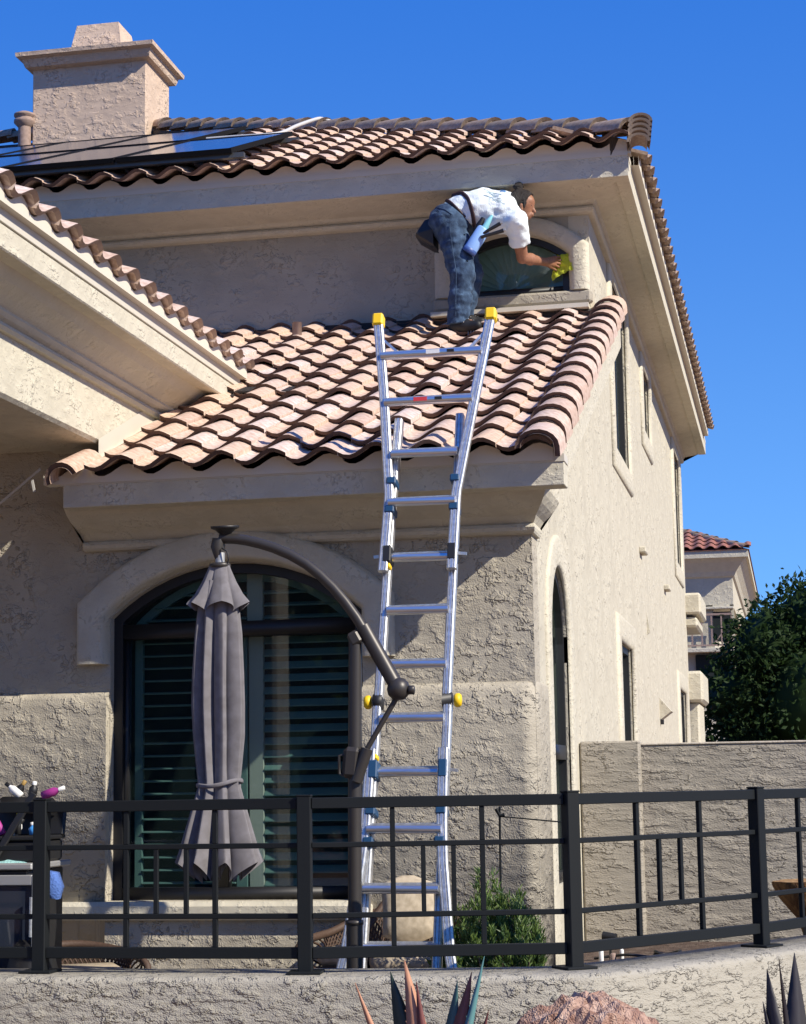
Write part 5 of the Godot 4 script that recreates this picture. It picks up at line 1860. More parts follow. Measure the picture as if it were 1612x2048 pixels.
func garden() -> void:
	mat("blade_dark", lin(0.025, 0.045, 0.035), 0.5)
	mat("blade_teal", lin(0.045, 0.115, 0.11), 0.5)
	mat("blade_copper", lin(0.46, 0.23, 0.14), 0.5)
	mat("blade_maroon", lin(0.16, 0.05, 0.045), 0.5)
	mat("blade_aqua", lin(0.11, 0.26, 0.27), 0.5)
	mat("blade_violet", lin(0.030, 0.028, 0.036), 0.5)
	var z := -7.4
	agave(V(-1.39, -0.12, z), "spiky agave with teal, copper and maroon blades before the terrace wall", [[V(-1.696, 0.501, z + 0.1), 0.022, 0.10, 2], [V(-1.578, 0.534, z), 0.062, 0.05, 0], [V(-1.517, 0.580, z + 0.02), 0.056, 0.03, 2], [V(-1.47, 0.50, z + 0.03), 0.030, 0.05, 3], [V(-1.314, 0.500, z), 0.052, 0.02, 1], [V(-1.254, 0.535, z + 0.02), 0.052, -0.02, 3], [V(-1.200, 0.597, z + 0.04), 0.022, 0.0, 4], [V(-1.195, 0.39, z), 0.028, 0.10, 3], [V(-1.36, 0.33, z + 0.1), 0.028, 0.05, 3]], [M.blade_dark, M.blade_teal, M.blade_copper, M.blade_maroon, M.blade_aqua])
	agave(V(-0.06, -0.12, z), "dark violet agave with upright blades at the lower right corner", [[V(-0.138, 0.548, z), 0.055, 0.0, 0], [V(-0.035, 0.608, z), 0.062, 0.0, 0], [V(-0.09, 0.606, z + 0.25), 0.016, -0.2, 0], [V(-0.158, 0.43, z), 0.024, 0.02, 0], [V(0.10, 0.55, z), 0.040, 0.0, 0]], [M.blade_violet])
	solo("boulder", rock_mesh(V(-0.86, 0.05, -7.78), V(0.43, 0.42, 0.32), 4), M.rock, "rough pink and tan boulder in front of the terrace wall", "boulder")
	# slab of tree trunk on a dark stand
	var o := V(0.05, 0.2, -11.6)
	var t := thing("trunk_table", o, "small table made of a golden tree trunk slice on a black stand", "table")
	mat("log", lin(0.44, 0.29, 0.13), 0.75, {"tex": "wood", "bump": "rough_h", "cm": 1.5, "scale": Vector3(4.0, 1.0, 4.0)})
	mat("log_top", lin(0.70, 0.56, 0.33), 0.6, {"tex": "wood", "scale": 2.0})
	var m := MB.new(true)
	var rs := []
	for q in [[0.40, 0.05, 0.09], [0.43, 0.09, 0.07], [0.50, 0.14, 0.035], [0.56, 0.18, 0.0], [0.63, 0.215, 0.0], [0.655, 0.22, 0.0]]:
		var ring := []
		for k in 24:
			var a := TAU * k / 24.0
			var r: float = q[1] * (1.0 + 0.10 * sin(a * 3.0 + 0.5) + 0.05 * sin(a * 7.0))
			ring.append(V(0.06 + cos(a) * r + q[2] * 0.2, q[0] - (0.10 * maxf(0.0, sin(a * 2.0)) if q[0] < 0.45 else 0.0), -11.6 + sin(a) * r))
		rs.append(ring)
	m.rings(rs)
	part(t, "trunk_slice", m, M.log)
	var tm := MB.new()
	var tr: Array = []
	for p in rs[5]:
		tr.append(p + V(0, 0.003, 0))
	tm.poly(tr, Vector3.UP)
	part(t, "table_top", tm, M.log_top)
	var b := MB.new()
	b.box(V(0.10, 0.33, -11.6), V(0.20, 0.27, 0.2), Basis(), 0.01)
	part(t, "stand", b, M.black_plastic)
	# irrigation things in the bed
	var h := MB.new(true)
	for i in 3:
		var pts := []
		for k in 21:
			var a := TAU * k / 20.0
			pts.append(V(-0.77 + cos(a) * (0.085 - i * 0.006), 0.225 + i * 0.02 + 0.012 * sin(a * 2.0 + i), -11.3 + sin(a) * (0.085 - i * 0.006)))
		h.tube(pts, 0.010, 6)
	h.tube(catmull([V(-0.85, 0.24, -11.3), V(-0.98, 0.26, -11.25), V(-1.08, 0.25, -11.3), V(-1.2, 0.23, -11.35)], 5), 0.008, 6)
	solo("hose_coil", h, M.black_plastic, "coil of black irrigation hose lying in the planting bed", "hose")
	var so := V(-1.12, 0.2, -11.5)
	var sl := thing("garden_spotlight", so, "small black garden spotlight on a stake by the garden wall", "spotlight")
	var s := MB.new(true)
	s.tube([V(-1.16, 0.345, -11.5), V(-1.08, 0.34, -11.48)], [0.030, 0.022], 10)
	part(sl, "head", s, M.black_plastic)
	var s2 := MB.new(true)
	s2.tube([V(-1.12, 0.2, -11.5), V(-1.12, 0.34, -11.5)], 0.008, 6)
	part(sl, "stake", s2, M.black_plastic)
	for k in [[-1.155, 0.30, "white_plastic", "capped white sprinkler riser nearest the house corner", 0.014], [-1.035, 0.29, "white_plastic", "second white sprinkler riser, right of the garden spotlight", 0.012], [-1.085, 0.265, "vent", "short brown valve head between the white sprinkler risers", 0.02]]:
		var r := MB.new(true)
		r.lathe([Vector2(k[4], 0.0), Vector2(k[4], k[1] - 0.21), Vector2(k[4] * 0.6, k[1] - 0.2), Vector2(0, k[1] - 0.199)], Transform3D(Basis(), V(k[0], 0.2, -11.3)), 10)
		solo("sprinkler_riser", r, M[k[2]], k[3], "sprinkler riser", "sprinkler risers")
	# wire frame behind the shrub
	var w := MB.new(true)
	w.tube([V(-1.535, 0.2, -9.95), V(-1.525, 1.13, -9.95)], 0.006, 6)
	w.tube([V(-1.525, 1.08, -9.95), V(-1.18, 1.045, -9.95)], 0.004, 5)
	w.tube([V(-1.545, 1.12, -9.95), V(-1.525, 1.085, -9.95), V(-1.50, 1.09, -9.95)], 0.010, 6)
	solo("wire_stake", w, M.black_steel, "thin dark stake with a wire stretched to the house corner", "stake")
	# a bright strap that runs up to the corner of the lower roof
	var cb := MB.new()
	cb.bar(V(-4.70, 2.83, -10.45), V(-4.26, 3.12, -10.35), 0.014, 0.006, Vector3.UP)
	cb.bar(V(-4.25, 3.03, -10.2), V(-4.235, 2.96, -10.2), 0.014, 0.006, Vector3.RIGHT)
	solo("strap", cb, M.conduit, "thin pale strap running up to the left corner of the lower roof", "strap")

func neighbour() -> void:
	var o := V(-1.3, 0, -46.5)
	var t := thing("neighbour_house", o, "distant tan stucco house with red clay tiles and a balcony at the right", "house")
	var w := MB.new()
	w.box(V(-5.3, 6.0, -52.5), V(8.0, 1.2, 12.0))
	w.box(V(-6.0, 2.15, -52.5), V(9.4, 4.3, 12.0))
	w.box(V(-6.0, 4.9, -52.5), V(8.4, 1.1, 12.0))
	w.box(V(-1.34, 4.9, -46.56), V(0.09, 1.1, 0.12))
	part(t, "wall", w, M.stucco_side)
	var dk := MB.new()
	dk.box(V(-1.8, 3.9, -46.44), V(0.9, 0.7, 0.1))
	dk.box(V(-1.58, 4.92, -46.47), V(0.44, 0.72, 0.05))
	part(t, "dark_opening", dk, M.room)
	var lt := MB.new()
	lt.box(V(-3.0, 5.37, -46.42), V(3.4, 0.06, 0.2), Basis(), 0.01)
	lt.box(V(-3.0, 4.34, -46.3), V(3.35, 0.10, 0.5), Basis(), 0.01)
	part(t, "ledge", lt, M.stucco_trim)
	part(t, "balcony_rail", _rail_mesh(), M.vent)
	var cn := [Vector2(-0.02, 6.1), Vector2(0.06, 6.14), Vector2(0.12, 6.25), Vector2(0.3, 6.45), Vector2(0.42, 6.55), Vector2(0.48, 6.55), Vector2(0.48, 6.72), Vector2(-0.02, 6.72)]
	part(t, "cornice", cornice(cn, -9.3, -46.5, -1.3, 0.85, -58.5), M.stucco_trim)
	var s := 0.40
	var c := 1.0 / sqrt(1.0 + s * s)
	var x1 := -0.86
	var z1 := -45.98
	var rise := 2.2
	var d := MB.new()
	var A := V(x1, 6.72, z1)
	var P := V(x1 - rise, 6.72 + s * rise, z1 - rise)
	d.poly([V(-9.5, 6.72, z1), A, P, V(-9.5, 6.72 + s * rise, z1 - rise)], V(0, 1, 0.4))
	d.poly([A, V(x1, 6.72, -58.8), V(x1 - rise, 6.72 + s * rise, -56.6), P], V(0.4, 1, 0))
	d.poly([V(-9.5, 6.72 + s * rise, z1 - rise), P, V(x1 - rise, 6.72 + s * rise, -56.6), V(-9.5, 6.72 + s * rise, -56.6)], V(0, 1, 0))
	var roof := part(t, "roof", d, M.red_clay)
	var tm := tile_mesh(0.43, 0.034)
	var bas := Basis(V(1, 0, 0), V(0, c, s * c), V(0, -s * c, c))
	for i in 5:
		for j in 7:
			var x := x1 - 0.25 - j * TW
			if x + TW > x1 - i * 0.33 + 0.05:
				continue
			piece(roof, "roof_tile", tm, M.red_clay, Transform3D(bas, V(x, 6.74 + i * 0.33 * s * c / c, z1 - i * 0.33)))
	var hd := V(-1, s, -1).normalized()
	var hx := V(1, 0, -1).normalized()
	var hb := Basis(hx, (-hd).cross(hx), -hd)
	var hm := barrel_mesh(0.115, 0.42, 0.032)
	for i in 7:
		piece(roof, "hip_tile", hm, old_clay(), Transform3D(hb, V(x1 - 0.08, 6.735, z1 - 0.08) + hd * (i * 0.36)))

func _rail_mesh() -> ArrayMesh:
	var m := MB.new()
	m.bar(V(-3.4, 5.20, -46.2), V(-1.34, 5.20, -46.2), 0.05, 0.05, Vector3.UP)
	m.bar(V(-3.4, 4.46, -46.2), V(-1.34, 4.46, -46.2), 0.04, 0.04, Vector3.UP)
	for i in 9:
		var x := -1.36 - i * 0.235
		m.bar(V(x, 4.46, -46.2), V(x, 5.20, -46.2), 0.035, 0.035)
	m.bar(V(-1.80, 4.48, -46.2), V(-1.60, 4.72, -46.2), 0.03, 0.03)
	return m.mesh()
# ---------------------------------------------------------------- the window cleaner
class Field:
	var lo: Vector3
	var h: float
	var nx: int
	var ny: int
	var nz: int
	var f := PackedFloat32Array()
	func _init(a: Vector3, b: Vector3, cell: float) -> void:
		lo = a
		h = cell
		nx = int((b.x - a.x) / cell) + 2
		ny = int((b.y - a.y) / cell) + 2
		nz = int((b.z - a.z) / cell) + 2
		f.resize(nx * ny * nz)
		f.fill(1.0)
	# a tapered capsule, joined to what is there with a smooth minimum
	func bone(a: Vector3, b: Vector3, ra: float, rb: float, k := 0.03) -> void:
		var m := maxf(ra, rb) + k + h * 2.5
		var p0 := a.min(b) - Vector3(m, m, m) - lo
		var p1 := a.max(b) + Vector3(m, m, m) - lo
		var d := b - a
		var dd := maxf(d.length_squared(), 1e-9)
		for z in range(maxi(0, int(p0.z / h)), mini(nz, int(p1.z / h) + 1)):
			for y in range(maxi(0, int(p0.y / h)), mini(ny, int(p1.y / h) + 1)):
				var row := (z * ny + y) * nx
				for x in range(maxi(0, int(p0.x / h)), mini(nx, int(p1.x / h) + 1)):
					var p := lo + Vector3(x, y, z) * h
					var t := clampf((p - a).dot(d) / dd, 0.0, 1.0)
					var v := p.distance_to(a + d * t) - lerpf(ra, rb, t)
					var o := f[row + x]
					var e := maxf(k - absf(o - v), 0.0) / k
					f[row + x] = minf(o, v) - e * e * k * 0.25
	# keep the side that n points away from
	func cut(p: Vector3, n: Vector3, within := 9.0, c := Vector3.ZERO) -> void:
		n = n.normalized()
		for z in nz:
			for y in ny:
				for x in nx:
					var q := lo + Vector3(x, y, z) * h
					if within < 9.0 and q.distance_to(c) > within:
						continue
					var i := (z * ny + y) * nx + x
					f[i] = maxf(f[i], (q - p).dot(n))
	func ripple(seed_: int, freq: Vector3, amp: float) -> void:
		var nn := FastNoiseLite.new()
		nn.seed = seed_
		nn.frequency = 1.0
		nn.fractal_octaves = 2
		for z in nz:
			for y in ny:
				for x in nx:
					var i := (z * ny + y) * nx + x
					if absf(f[i]) < 0.06:
						var q := lo + Vector3(x, y, z) * h
						f[i] += amp * nn.get_noise_3dv(q * freq)
	func at(p: Vector3) -> float:
		var q := (p - lo) / h
		var x := clampi(int(q.x), 0, nx - 2)
		var y := clampi(int(q.y), 0, ny - 2)
		var z := clampi(int(q.z), 0, nz - 2)
		var u := q - Vector3(x, y, z)
		var i := (z * ny + y) * nx + x
		var s := nx * ny
		var a := lerpf(lerpf(f[i], f[i + 1], u.x), lerpf(f[i + nx], f[i + nx + 1], u.x), u.y)
		var b := lerpf(lerpf(f[i + s], f[i + s + 1], u.x), lerpf(f[i + s + nx], f[i + s + nx + 1], u.x), u.y)
		return lerpf(a, b, u.z)
	# the surface met from p along d
	func hit(p: Vector3, d: Vector3) -> Vector3:
		for i in 200:
			if at(p) < 0.0:
				return p - d * 0.004
			p += d * 0.004
		return p
	func nets(m: MB) -> void:
		var vid := {}
		var vs := PackedVector3Array()
		var s := nx * ny
		var co := [0, 1, nx, nx + 1, s, s + 1, s + nx, s + nx + 1]
		var cp := [Vector3(0, 0, 0), Vector3(1, 0, 0), Vector3(0, 1, 0), Vector3(1, 1, 0), Vector3(0, 0, 1), Vector3(1, 0, 1), Vector3(0, 1, 1), Vector3(1, 1, 1)]
		var ed := [[0, 1], [2, 3], [4, 5], [6, 7], [0, 2], [1, 3], [4, 6], [5, 7], [0, 4], [1, 5], [2, 6], [3, 7]]
		for z in nz - 1:
			for y in ny - 1:
				var row := (z * ny + y) * nx
				for x in nx - 1:
					var i := row + x
					var v0 := f[i] < 0.0
					if absf(f[i]) > h * 2.0:
						continue
					var mixed := false
					for k in range(1, 8):
						if (f[i + co[k]] < 0.0) != v0:
							mixed = true
							break
					if not mixed:
						continue
					var sum := Vector3.ZERO
					var n := 0
					for e in ed:
						var a: float = f[i + co[e[0]]]
						var b: float = f[i + co[e[1]]]
						if (a < 0.0) != (b < 0.0):
							sum += cp[e[0]].lerp(cp[e[1]], a / (a - b))
							n += 1
					vid[i] = vs.size()
					vs.append(lo + (Vector3(x, y, z) + sum / n) * h)
		var quad := func(a: int, b: int, c: int, d: int, flip: bool) -> void:
			if not (vid.has(a) and vid.has(b) and vid.has(c) and vid.has(d)):
				return
			var p := [vs[vid[a]], vs[vid[b]], vs[vid[c]], vs[vid[d]]]
			if flip:
				m.tri(p[0], p[2], p[1])
				m.tri(p[0], p[3], p[2])
			else:
				m.tri(p[0], p[1], p[2])
				m.tri(p[0], p[2], p[3])
		for i in vid.keys():
			var ins := f[i] < 0.0
			if (f[i + 1] < 0.0) != ins:
				quad.call(i - nx - s, i - s, i, i - nx, ins)
			if (f[i + nx] < 0.0) != ins:
				quad.call(i - 1 - s, i - 1, i, i - s, ins)
			if (f[i + s] < 0.0) != ins:
				quad.call(i - 1 - nx, i - nx, i, i - 1, ins)

func from_field(fd: Field) -> MB:
	var m := MB.new(true)
	fd.nets(m)
	return m

func person() -> void:
	var t := thing("person", V(-2.38, 4.72, -14.2), "person with a hair bun, white t-shirt and jeans bending to wipe the upper window", "person")
	var hipR := V(-2.43, 5.54, -14.10)
	var hipL := V(-2.44, 5.61, -14.30)
	var knR := V(-2.345, 5.13, -14.06)
	var knL := V(-2.33, 5.20, -14.33)
	var anR := V(-2.395, 4.775, -14.09)
	var anL := V(-2.40, 4.87, -14.35)
	var s1 := V(-2.335, 5.655, -14.2)
	var s2 := V(-2.19, 5.67, -14.21)
	var ch := V(-2.055, 5.655, -14.21)
	var shR := V(-1.93, 5.52, -14.10)
	var shL := V(-2.06, 5.79, -14.37)
	var elR := V(-1.912, 5.300, -14.30)
	var wrR := V(-1.778, 5.338, -14.60)
	var elL := V(-2.02, 5.60, -14.46)
	var wrL := V(-1.92, 5.50, -14.50)
	var sk := V(-1.893, 5.712, -14.2)
	# ---- the body: one surface from head to feet
	var b := Field.new(V(-2.72, 4.66, -14.72), V(-1.55, 5.95, -13.9), 0.013)
	b.bone(hipR, hipL, 0.11, 0.11, 0.05)
	b.bone(hipR, knR, 0.085, 0.058, 0.04)
	b.bone(knR, anR, 0.056, 0.042, 0.02)
	b.bone(hipL, knL, 0.085, 0.058, 0.04)
	b.bone(knL, anL, 0.056, 0.042, 0.02)
	b.bone(anR, V(-2.27, 4.735, -14.06), 0.04, 0.035, 0.02)
	b.bone(anL, V(-2.28, 4.83, -14.34), 0.04, 0.035, 0.02)
	b.bone((hipR + hipL) * 0.5, s1, 0.12, 0.11, 0.06)
	b.bone(s1, s2, 0.115, 0.115, 0.06)
	b.bone(s2, ch, 0.12, 0.125, 0.06)
	b.bone(ch, shR, 0.10, 0.065, 0.05)
	b.bone(ch, shL, 0.10, 0.065, 0.05)
	b.bone(shL, elL, 0.055, 0.042, 0.03)
	b.bone(elL, wrL, 0.042, 0.028, 0.02)
	b.bone(V(-1.99, 5.67, -14.21), V(-1.915, 5.67, -14.2), 0.062, 0.055, 0.03)
	var bm := MB.new(true)
	# head, arm and hand each on a finer grid
	var hd := Field.new(V(-2.03, 5.53, -14.33), V(-1.76, 5.83, -14.07), 0.0055)
	hd.bone(sk, sk + V(0.018, -0.005, 0), 0.083, 0.080, 0.02)
	hd.bone(sk + V(0.02, -0.05, 0), V(-1.850, 5.602, -14.2), 0.058, 0.032, 0.03)
	hd.bone(V(-1.96, 5.66, -14.21), V(-1.905, 5.665, -14.2), 0.054, 0.05, 0.03)
	hd.bone(V(-1.815, 5.670, -14.2), V(-1.796, 5.628, -14.2), 0.010, 0.012, 0.016)
	hd.bone(V(-1.818, 5.606, -14.207), V(-1.818, 5.606, -14.193), 0.014, 0.014, 0.012)
	hd.bone(V(-1.822, 5.708, -14.235), V(-1.822, 5.708, -14.165), 0.018, 0.018, 0.02)
	for s in [-1.0, 1.0]:
		hd.bone(V(-1.888, 5.665, -14.2 + s * 0.080), V(-1.884, 5.630, -14.2 + s * 0.075), 0.013, 0.009, 0.006)
	hd.nets(bm)
	var am := Field.new(V(-2.01, 5.18, -14.74), V(-1.70, 5.60, -13.98), 0.008)
	am.bone(shR, shR.lerp(elR, 0.5), 0.060, 0.055, 0.02)
	am.bone(shR.lerp(elR, 0.5), elR, 0.055, 0.043, 0.02)
	am.bone(elR, elR.lerp(wrR, 0.35), 0.043, 0.044, 0.02)
	am.bone(elR.lerp(wrR, 0.35), wrR, 0.044, 0.029, 0.02)
	am.bone(wrR, wrR + (wrR - elR).normalized() * 0.03, 0.029, 0.028, 0.02)
	am.nets(bm)
	var ha := Field.new(V(-1.84, 5.24, -14.86), V(-1.58, 5.44, -14.53), 0.0045)
	var pa := V(-1.724, 5.362, -14.685)
	ha.bone(wrR, pa, 0.027, 0.027, 0.015)
	ha.bone(wrR + V(0, 0.006, 0), pa + V(0.012, 0.026, -0.006), 0.022, 0.018, 0.015)
	ha.bone(wrR + V(0, -0.008, 0), pa + V(0.004, -0.026, -0.004), 0.022, 0.018, 0.015)
	var tips := [[V(0.016, 0.033, -0.008), V(0.045, 0.042, -0.040), V(0.066, 0.043, -0.075)], [V(0.022, 0.012, -0.010), V(0.055, 0.018, -0.042), V(0.077, 0.016, -0.080)], [V(0.020, -0.009, -0.010), V(0.052, -0.010, -0.044), V(0.072, -0.014, -0.080)], [V(0.012, -0.028, -0.008), V(0.038, -0.036, -0.040), V(0.052, -0.042, -0.070)]]
	for q in tips:
		ha.bone(pa, pa + q[0], 0.014, 0.0115, 0.008)
		ha.bone(pa + q[0], pa + q[1], 0.0105, 0.0095, 0.004)
		ha.bone(pa + q[1], pa + q[2], 0.0095, 0.008, 0.004)
	ha.bone(wrR + V(0.006, -0.018, -0.006), pa + V(-0.006, -0.050, -0.012), 0.014, 0.011, 0.006)
	ha.bone(pa + V(-0.006, -0.050, -0.012), pa + V(0.018, -0.060, -0.045), 0.0105, 0.009, 0.004)
	ha.nets(bm)
	b.nets(bm)
	part(t, "body", bm, M.skin)
	# eyes and brows
	for s in [-1.0, 1.0]:
		var e := MB.new(true)
		e.lathe([Vector2(0, -0.008), Vector2(0.008, 0.0), Vector2(0, 0.008)], Transform3D(Basis(), V(-1.817, 5.668, -14.2 + s * 0.034)), 8)
		part(t, "eye", e, M.black_plastic)
		var w := MB.new(true)
		w.tube([V(-1.804, 5.690, -14.2 + s * 0.012), V(-1.810, 5.694, -14.2 + s * 0.032), V(-1.824, 5.689, -14.2 + s * 0.052)], 0.005, 5)
		part(t, "eyebrow", w, M.hair)
	# ---- hair with a bun
	var hr := Field.new(V(-2.04, 5.58, -14.34), V(-1.77, 5.90, -14.06), 0.006)
	hr.bone(sk + V(-0.012, 0.008, 0), sk + V(0.012, 0.006, 0), 0.096, 0.090, 0.02)
	hr.bone(sk + V(-0.04, -0.02, 0), sk + V(-0.05, -0.045, 0), 0.072, 0.055, 0.02)
	hr.cut(V(-1.842, 5.705, -14.2), V(0.86, -0.50, 0))
	for s in [-1.0, 1.0]:
		hr.bone(V(-1.862, 5.68, -14.2 + s * 0.078), V(-1.866, 5.645, -14.2 + s * 0.074), 0.014, 0.006, 0.01)
	hr.bone(V(-1.915, 5.81, -14.2), V(-1.912, 5.836, -14.2), 0.030, 0.035, 0.010)
	hr.bone(V(-1.94, 5.835, -14.19), V(-1.93, 5.858, -14.2), 0.018, 0.014, 0.008)
	hr.ripple(8, V(30, 40, 30), 0.006)
	part(t, "hair", from_field(hr), M.hair)
	var ti := MB.new(true)
	ti.lathe([Vector2(0.024, -0.006), Vector2(0.031, 0.0), Vector2(0.024, 0.006)], Transform3D(Basis(), V(-1.913, 5.800, -14.2)), 12)
	part(t, "hair_tie", ti, M.black_plastic)
	# ---- t-shirt
	var ts := Field.new(V(-2.62, 5.30, -14.56), V(-1.78, 5.93, -13.92), 0.011)
	ts.bone((hipR + hipL) * 0.5 + V(0.02, 0.02, 0), s1, 0.158, 0.150, 0.05)
	ts.bone(s1 + V(0, 0.0, 0.03), s2 + V(0, -0.02, 0.04), 0.145, 0.150, 0.05)
	ts.bone(s1 + V(0, 0.01, -0.04), s2 + V(0, 0.01, -0.04), 0.14, 0.148, 0.05)
	ts.bone(s2 + V(0, -0.01, 0.02), ch + V(0, -0.02, 0.03), 0.155, 0.150, 0.05)
	ts.bone(s2 + V(0, 0.01, -0.03), ch + V(0.0, 0.015, -0.04), 0.150, 0.140, 0.05)
	ts.bone(ch, shR + V(0, 0.01, 0), 0.125, 0.085, 0.05)
	ts.bone(ch, shL, 0.125, 0.085, 0.05)
	ts.bone(shR, shR.lerp(elR, 0.75), 0.083, 0.080, 0.03)
	ts.bone(shL, shL.lerp(elL, 0.5), 0.080, 0.078, 0.03)
	ts.bone(s2 + V(0.02, -0.07, 0.03), ch + V(0.03, -0.10, 0.04), 0.10, 0.085, 0.05)
	ts.ripple(3, V(5, 9, 5), 0.016)
	ts.ripple(5, V(12, 26, 10), 0.007)
	ts.cut(V(-2.375, 5.62, -14.1), V(-0.66, -0.75, 0.0))
	ts.cut(shR.lerp(elR, 0.60), elR - shR, 0.16, shR.lerp(elR, 0.75))
	ts.cut(V(-1.925, 5.69, -14.2), V(1.0, 0.15, 0), 0.09, V(-1.90, 5.70, -14.2))
	var shirt := part(t, "tshirt", from_field(ts), M.tshirt)
	# illegible print on the back: short rows and a blue emblem
	var strip := func(pts: Array, wd: float) -> MB:
		var m := MB.new(true)
		var c := []
		for p in pts:
			c.append(ts.hit(p + V(0, 0.10, 0.40), V(0, -0.25, -0.97).normalized()))
		for i in c.size() - 1:
			var d: Vector3 = (c[i + 1] - c[i]).normalized()
			var s := d.cross(V(0, 0.25, 0.97)).normalized() * wd
			m.poly([c[i] - s, c[i] + s, c[i + 1] + s, c[i + 1] - s], V(0, 0.25, 0.97))
		return m
	for k in [[-2.17, 5.79, 0.10, 0.006], [-2.15, 5.765, 0.12, 0.005], [-2.13, 5.745, 0.08, 0.006], [-2.165, 5.725, 0.13, 0.004], [-2.12, 5.70, 0.09, 0.005], [-2.10, 5.675, 0.10, 0.004]]:
		var pts := []
		for i in 7:
			pts.append(V(k[0] + k[2] * i / 6.0, k[1] - 0.035 * i / 6.0 + 0.004 * sin(i * 2.1), -14.12))
		part(shirt, "back_print", strip.call(pts, k[3]), M.print_grey)
	var em := []
	for i in 5:
		em.append(V(-2.05 + i * 0.011, 5.785 - i * 0.006, -14.12))
	part(shirt, "back_print", strip.call(em, 0.016), M.print_blue)
	# ---- jeans
	var je := Field.new(V(-2.70, 4.70, -14.52), V(-2.16, 5.84, -13.90), 0.012)
	je.bone(hipR + V(-0.025, 0.02, 0), hipL + V(-0.025, 0.0, 0), 0.150, 0.145, 0.05)
	je.bone((hipR + hipL) * 0.5, s1 + V(-0.03, -0.02, 0), 0.155, 0.148, 0.05)
	je.bone(hipR, knR, 0.128, 0.098, 0.03)
	je.bone(knR, anR + V(0, -0.02, 0), 0.096, 0.082, 0.02)
	je.bone(hipL, knL, 0.128, 0.098, 0.03)
	je.bone(knL, anL, 0.094, 0.082, 0.02)
	je.ripple(13, V(4, 11, 4), 0.018)
	je.ripple(15, V(9, 34, 9), 0.008)
	je.cut(V(-2.345, 5.605, -14.1), V(0.66, 0.75, 0.0))
	je.cut(V(-2.4, 4.745, -14.09), V(0.05, -1, 0), 0.16, V(-2.4, 4.70, -14.09))
	je.cut(V(-2.4, 4.835, -14.35), V(0.05, -1, 0), 0.13, V(-2.4, 4.80, -14.38))
	var jeans := part(t, "jeans", from_field(je), M.denim)
	var seam := func(f: Field, pts: Array, r: float, flat: float, lift := 0.004) -> MB:
		var m := MB.new(true)
		var c := []
		for p in pts:
			c.append(f.hit(p + V(0, 0, 0.4), V(0, 0, -1)) + V(0, 0, lift))
		m.tube(c, r, 6, flat, Vector3.UP)
		return m
	# belt, back pocket and belt loop
	part(jeans, "belt", seam.call(ts, catmull([V(-2.48, 5.745, -14.1), V(-2.43, 5.705, -14.1), V(-2.375, 5.645, -14.1), V(-2.33, 5.59, -14.1), V(-2.295, 5.54, -14.1)], 4), 0.017, 0.4), M.leather)
	part(jeans, "belt_loop", seam.call(je, [V(-2.46, 5.695, -14.1), V(-2.45, 5.72, -14.1), V(-2.44, 5.745, -14.1)], 0.006, 0.6, 0.012), M.print_grey)
	part(jeans, "pocket_edge", seam.call(je, [V(-2.52, 5.66, -14.1), V(-2.45, 5.62, -14.1), V(-2.40, 5.58, -14.1)], 0.005, 0.6), M.denim)
	part(jeans, "side_seam", seam.call(je, [V(-2.42, 5.50, -14.1), V(-2.40, 5.30, -14.1), V(-2.375, 5.13, -14.1), V(-2.385, 4.95, -14.1), V(-2.395, 4.80, -14.1)], 0.004, 0.6), M.denim)
	# tool strap over the shirt
	part(t, "tool_strap", seam.call(ts, catmull([V(-2.43, 5.79, -14.1), V(-2.36, 5.785, -14.1), V(-2.30, 5.735, -14.1), V(-2.265, 5.66, -14.1), V(-2.25, 5.58, -14.1), V(-2.25, 5.50, -14.1)], 4), 0.021, 0.35, 0.006), M.leather)
	# ---- shoes
	for k in [[anR, V(-2.235, 4.728, -14.05), 4.70], [anL, V(-2.25, 4.82, -14.33), 4.79]]:
		var so := Field.new(k[0] + V(-0.13, -0.14, -0.12), k[0] + V(0.30, 0.10, 0.14), 0.008)
		so.bone(k[0] + V(-0.03, -0.035, 0), k[0] + V(0.06, -0.035, 0.01), 0.05, 0.048, 0.03)
		so.bone(k[0] + V(0.06, -0.04, 0.01), k[1] + V(0, 0.0, 0), 0.048, 0.036, 0.03)
		so.bone(k[0], k[0] + V(0.0, 0.04, 0), 0.05, 0.05, 0.02)
		var sh := part(t, "shoe", from_field(so), M.shoe)
		for i in 4:
			var lc := MB.new(true)
			var c: Vector3 = k[0].lerp(k[1], 0.35 + 0.13 * i) + V(0, 0.02, 0)
			lc.tube([so.hit(c + V(0, 0.2, 0.05), Vector3.DOWN), so.hit(c + V(0.01, 0.2, 0.0), Vector3.DOWN), so.hit(c + V(0, 0.2, -0.04), Vector3.DOWN)], 0.005, 5)
			part(sh, "lace", lc, M.galv)
	tools(ts)
	# clear of the eave, standing on the tiles
	for o in get_children():
		if o.name.begins_with("person") or o.name.begins_with("tool_pouch") or o.name.begins_with("holster") or o.name.begins_with("squeegee"):
			o.position += V(0.02, -0.034, 0.15)

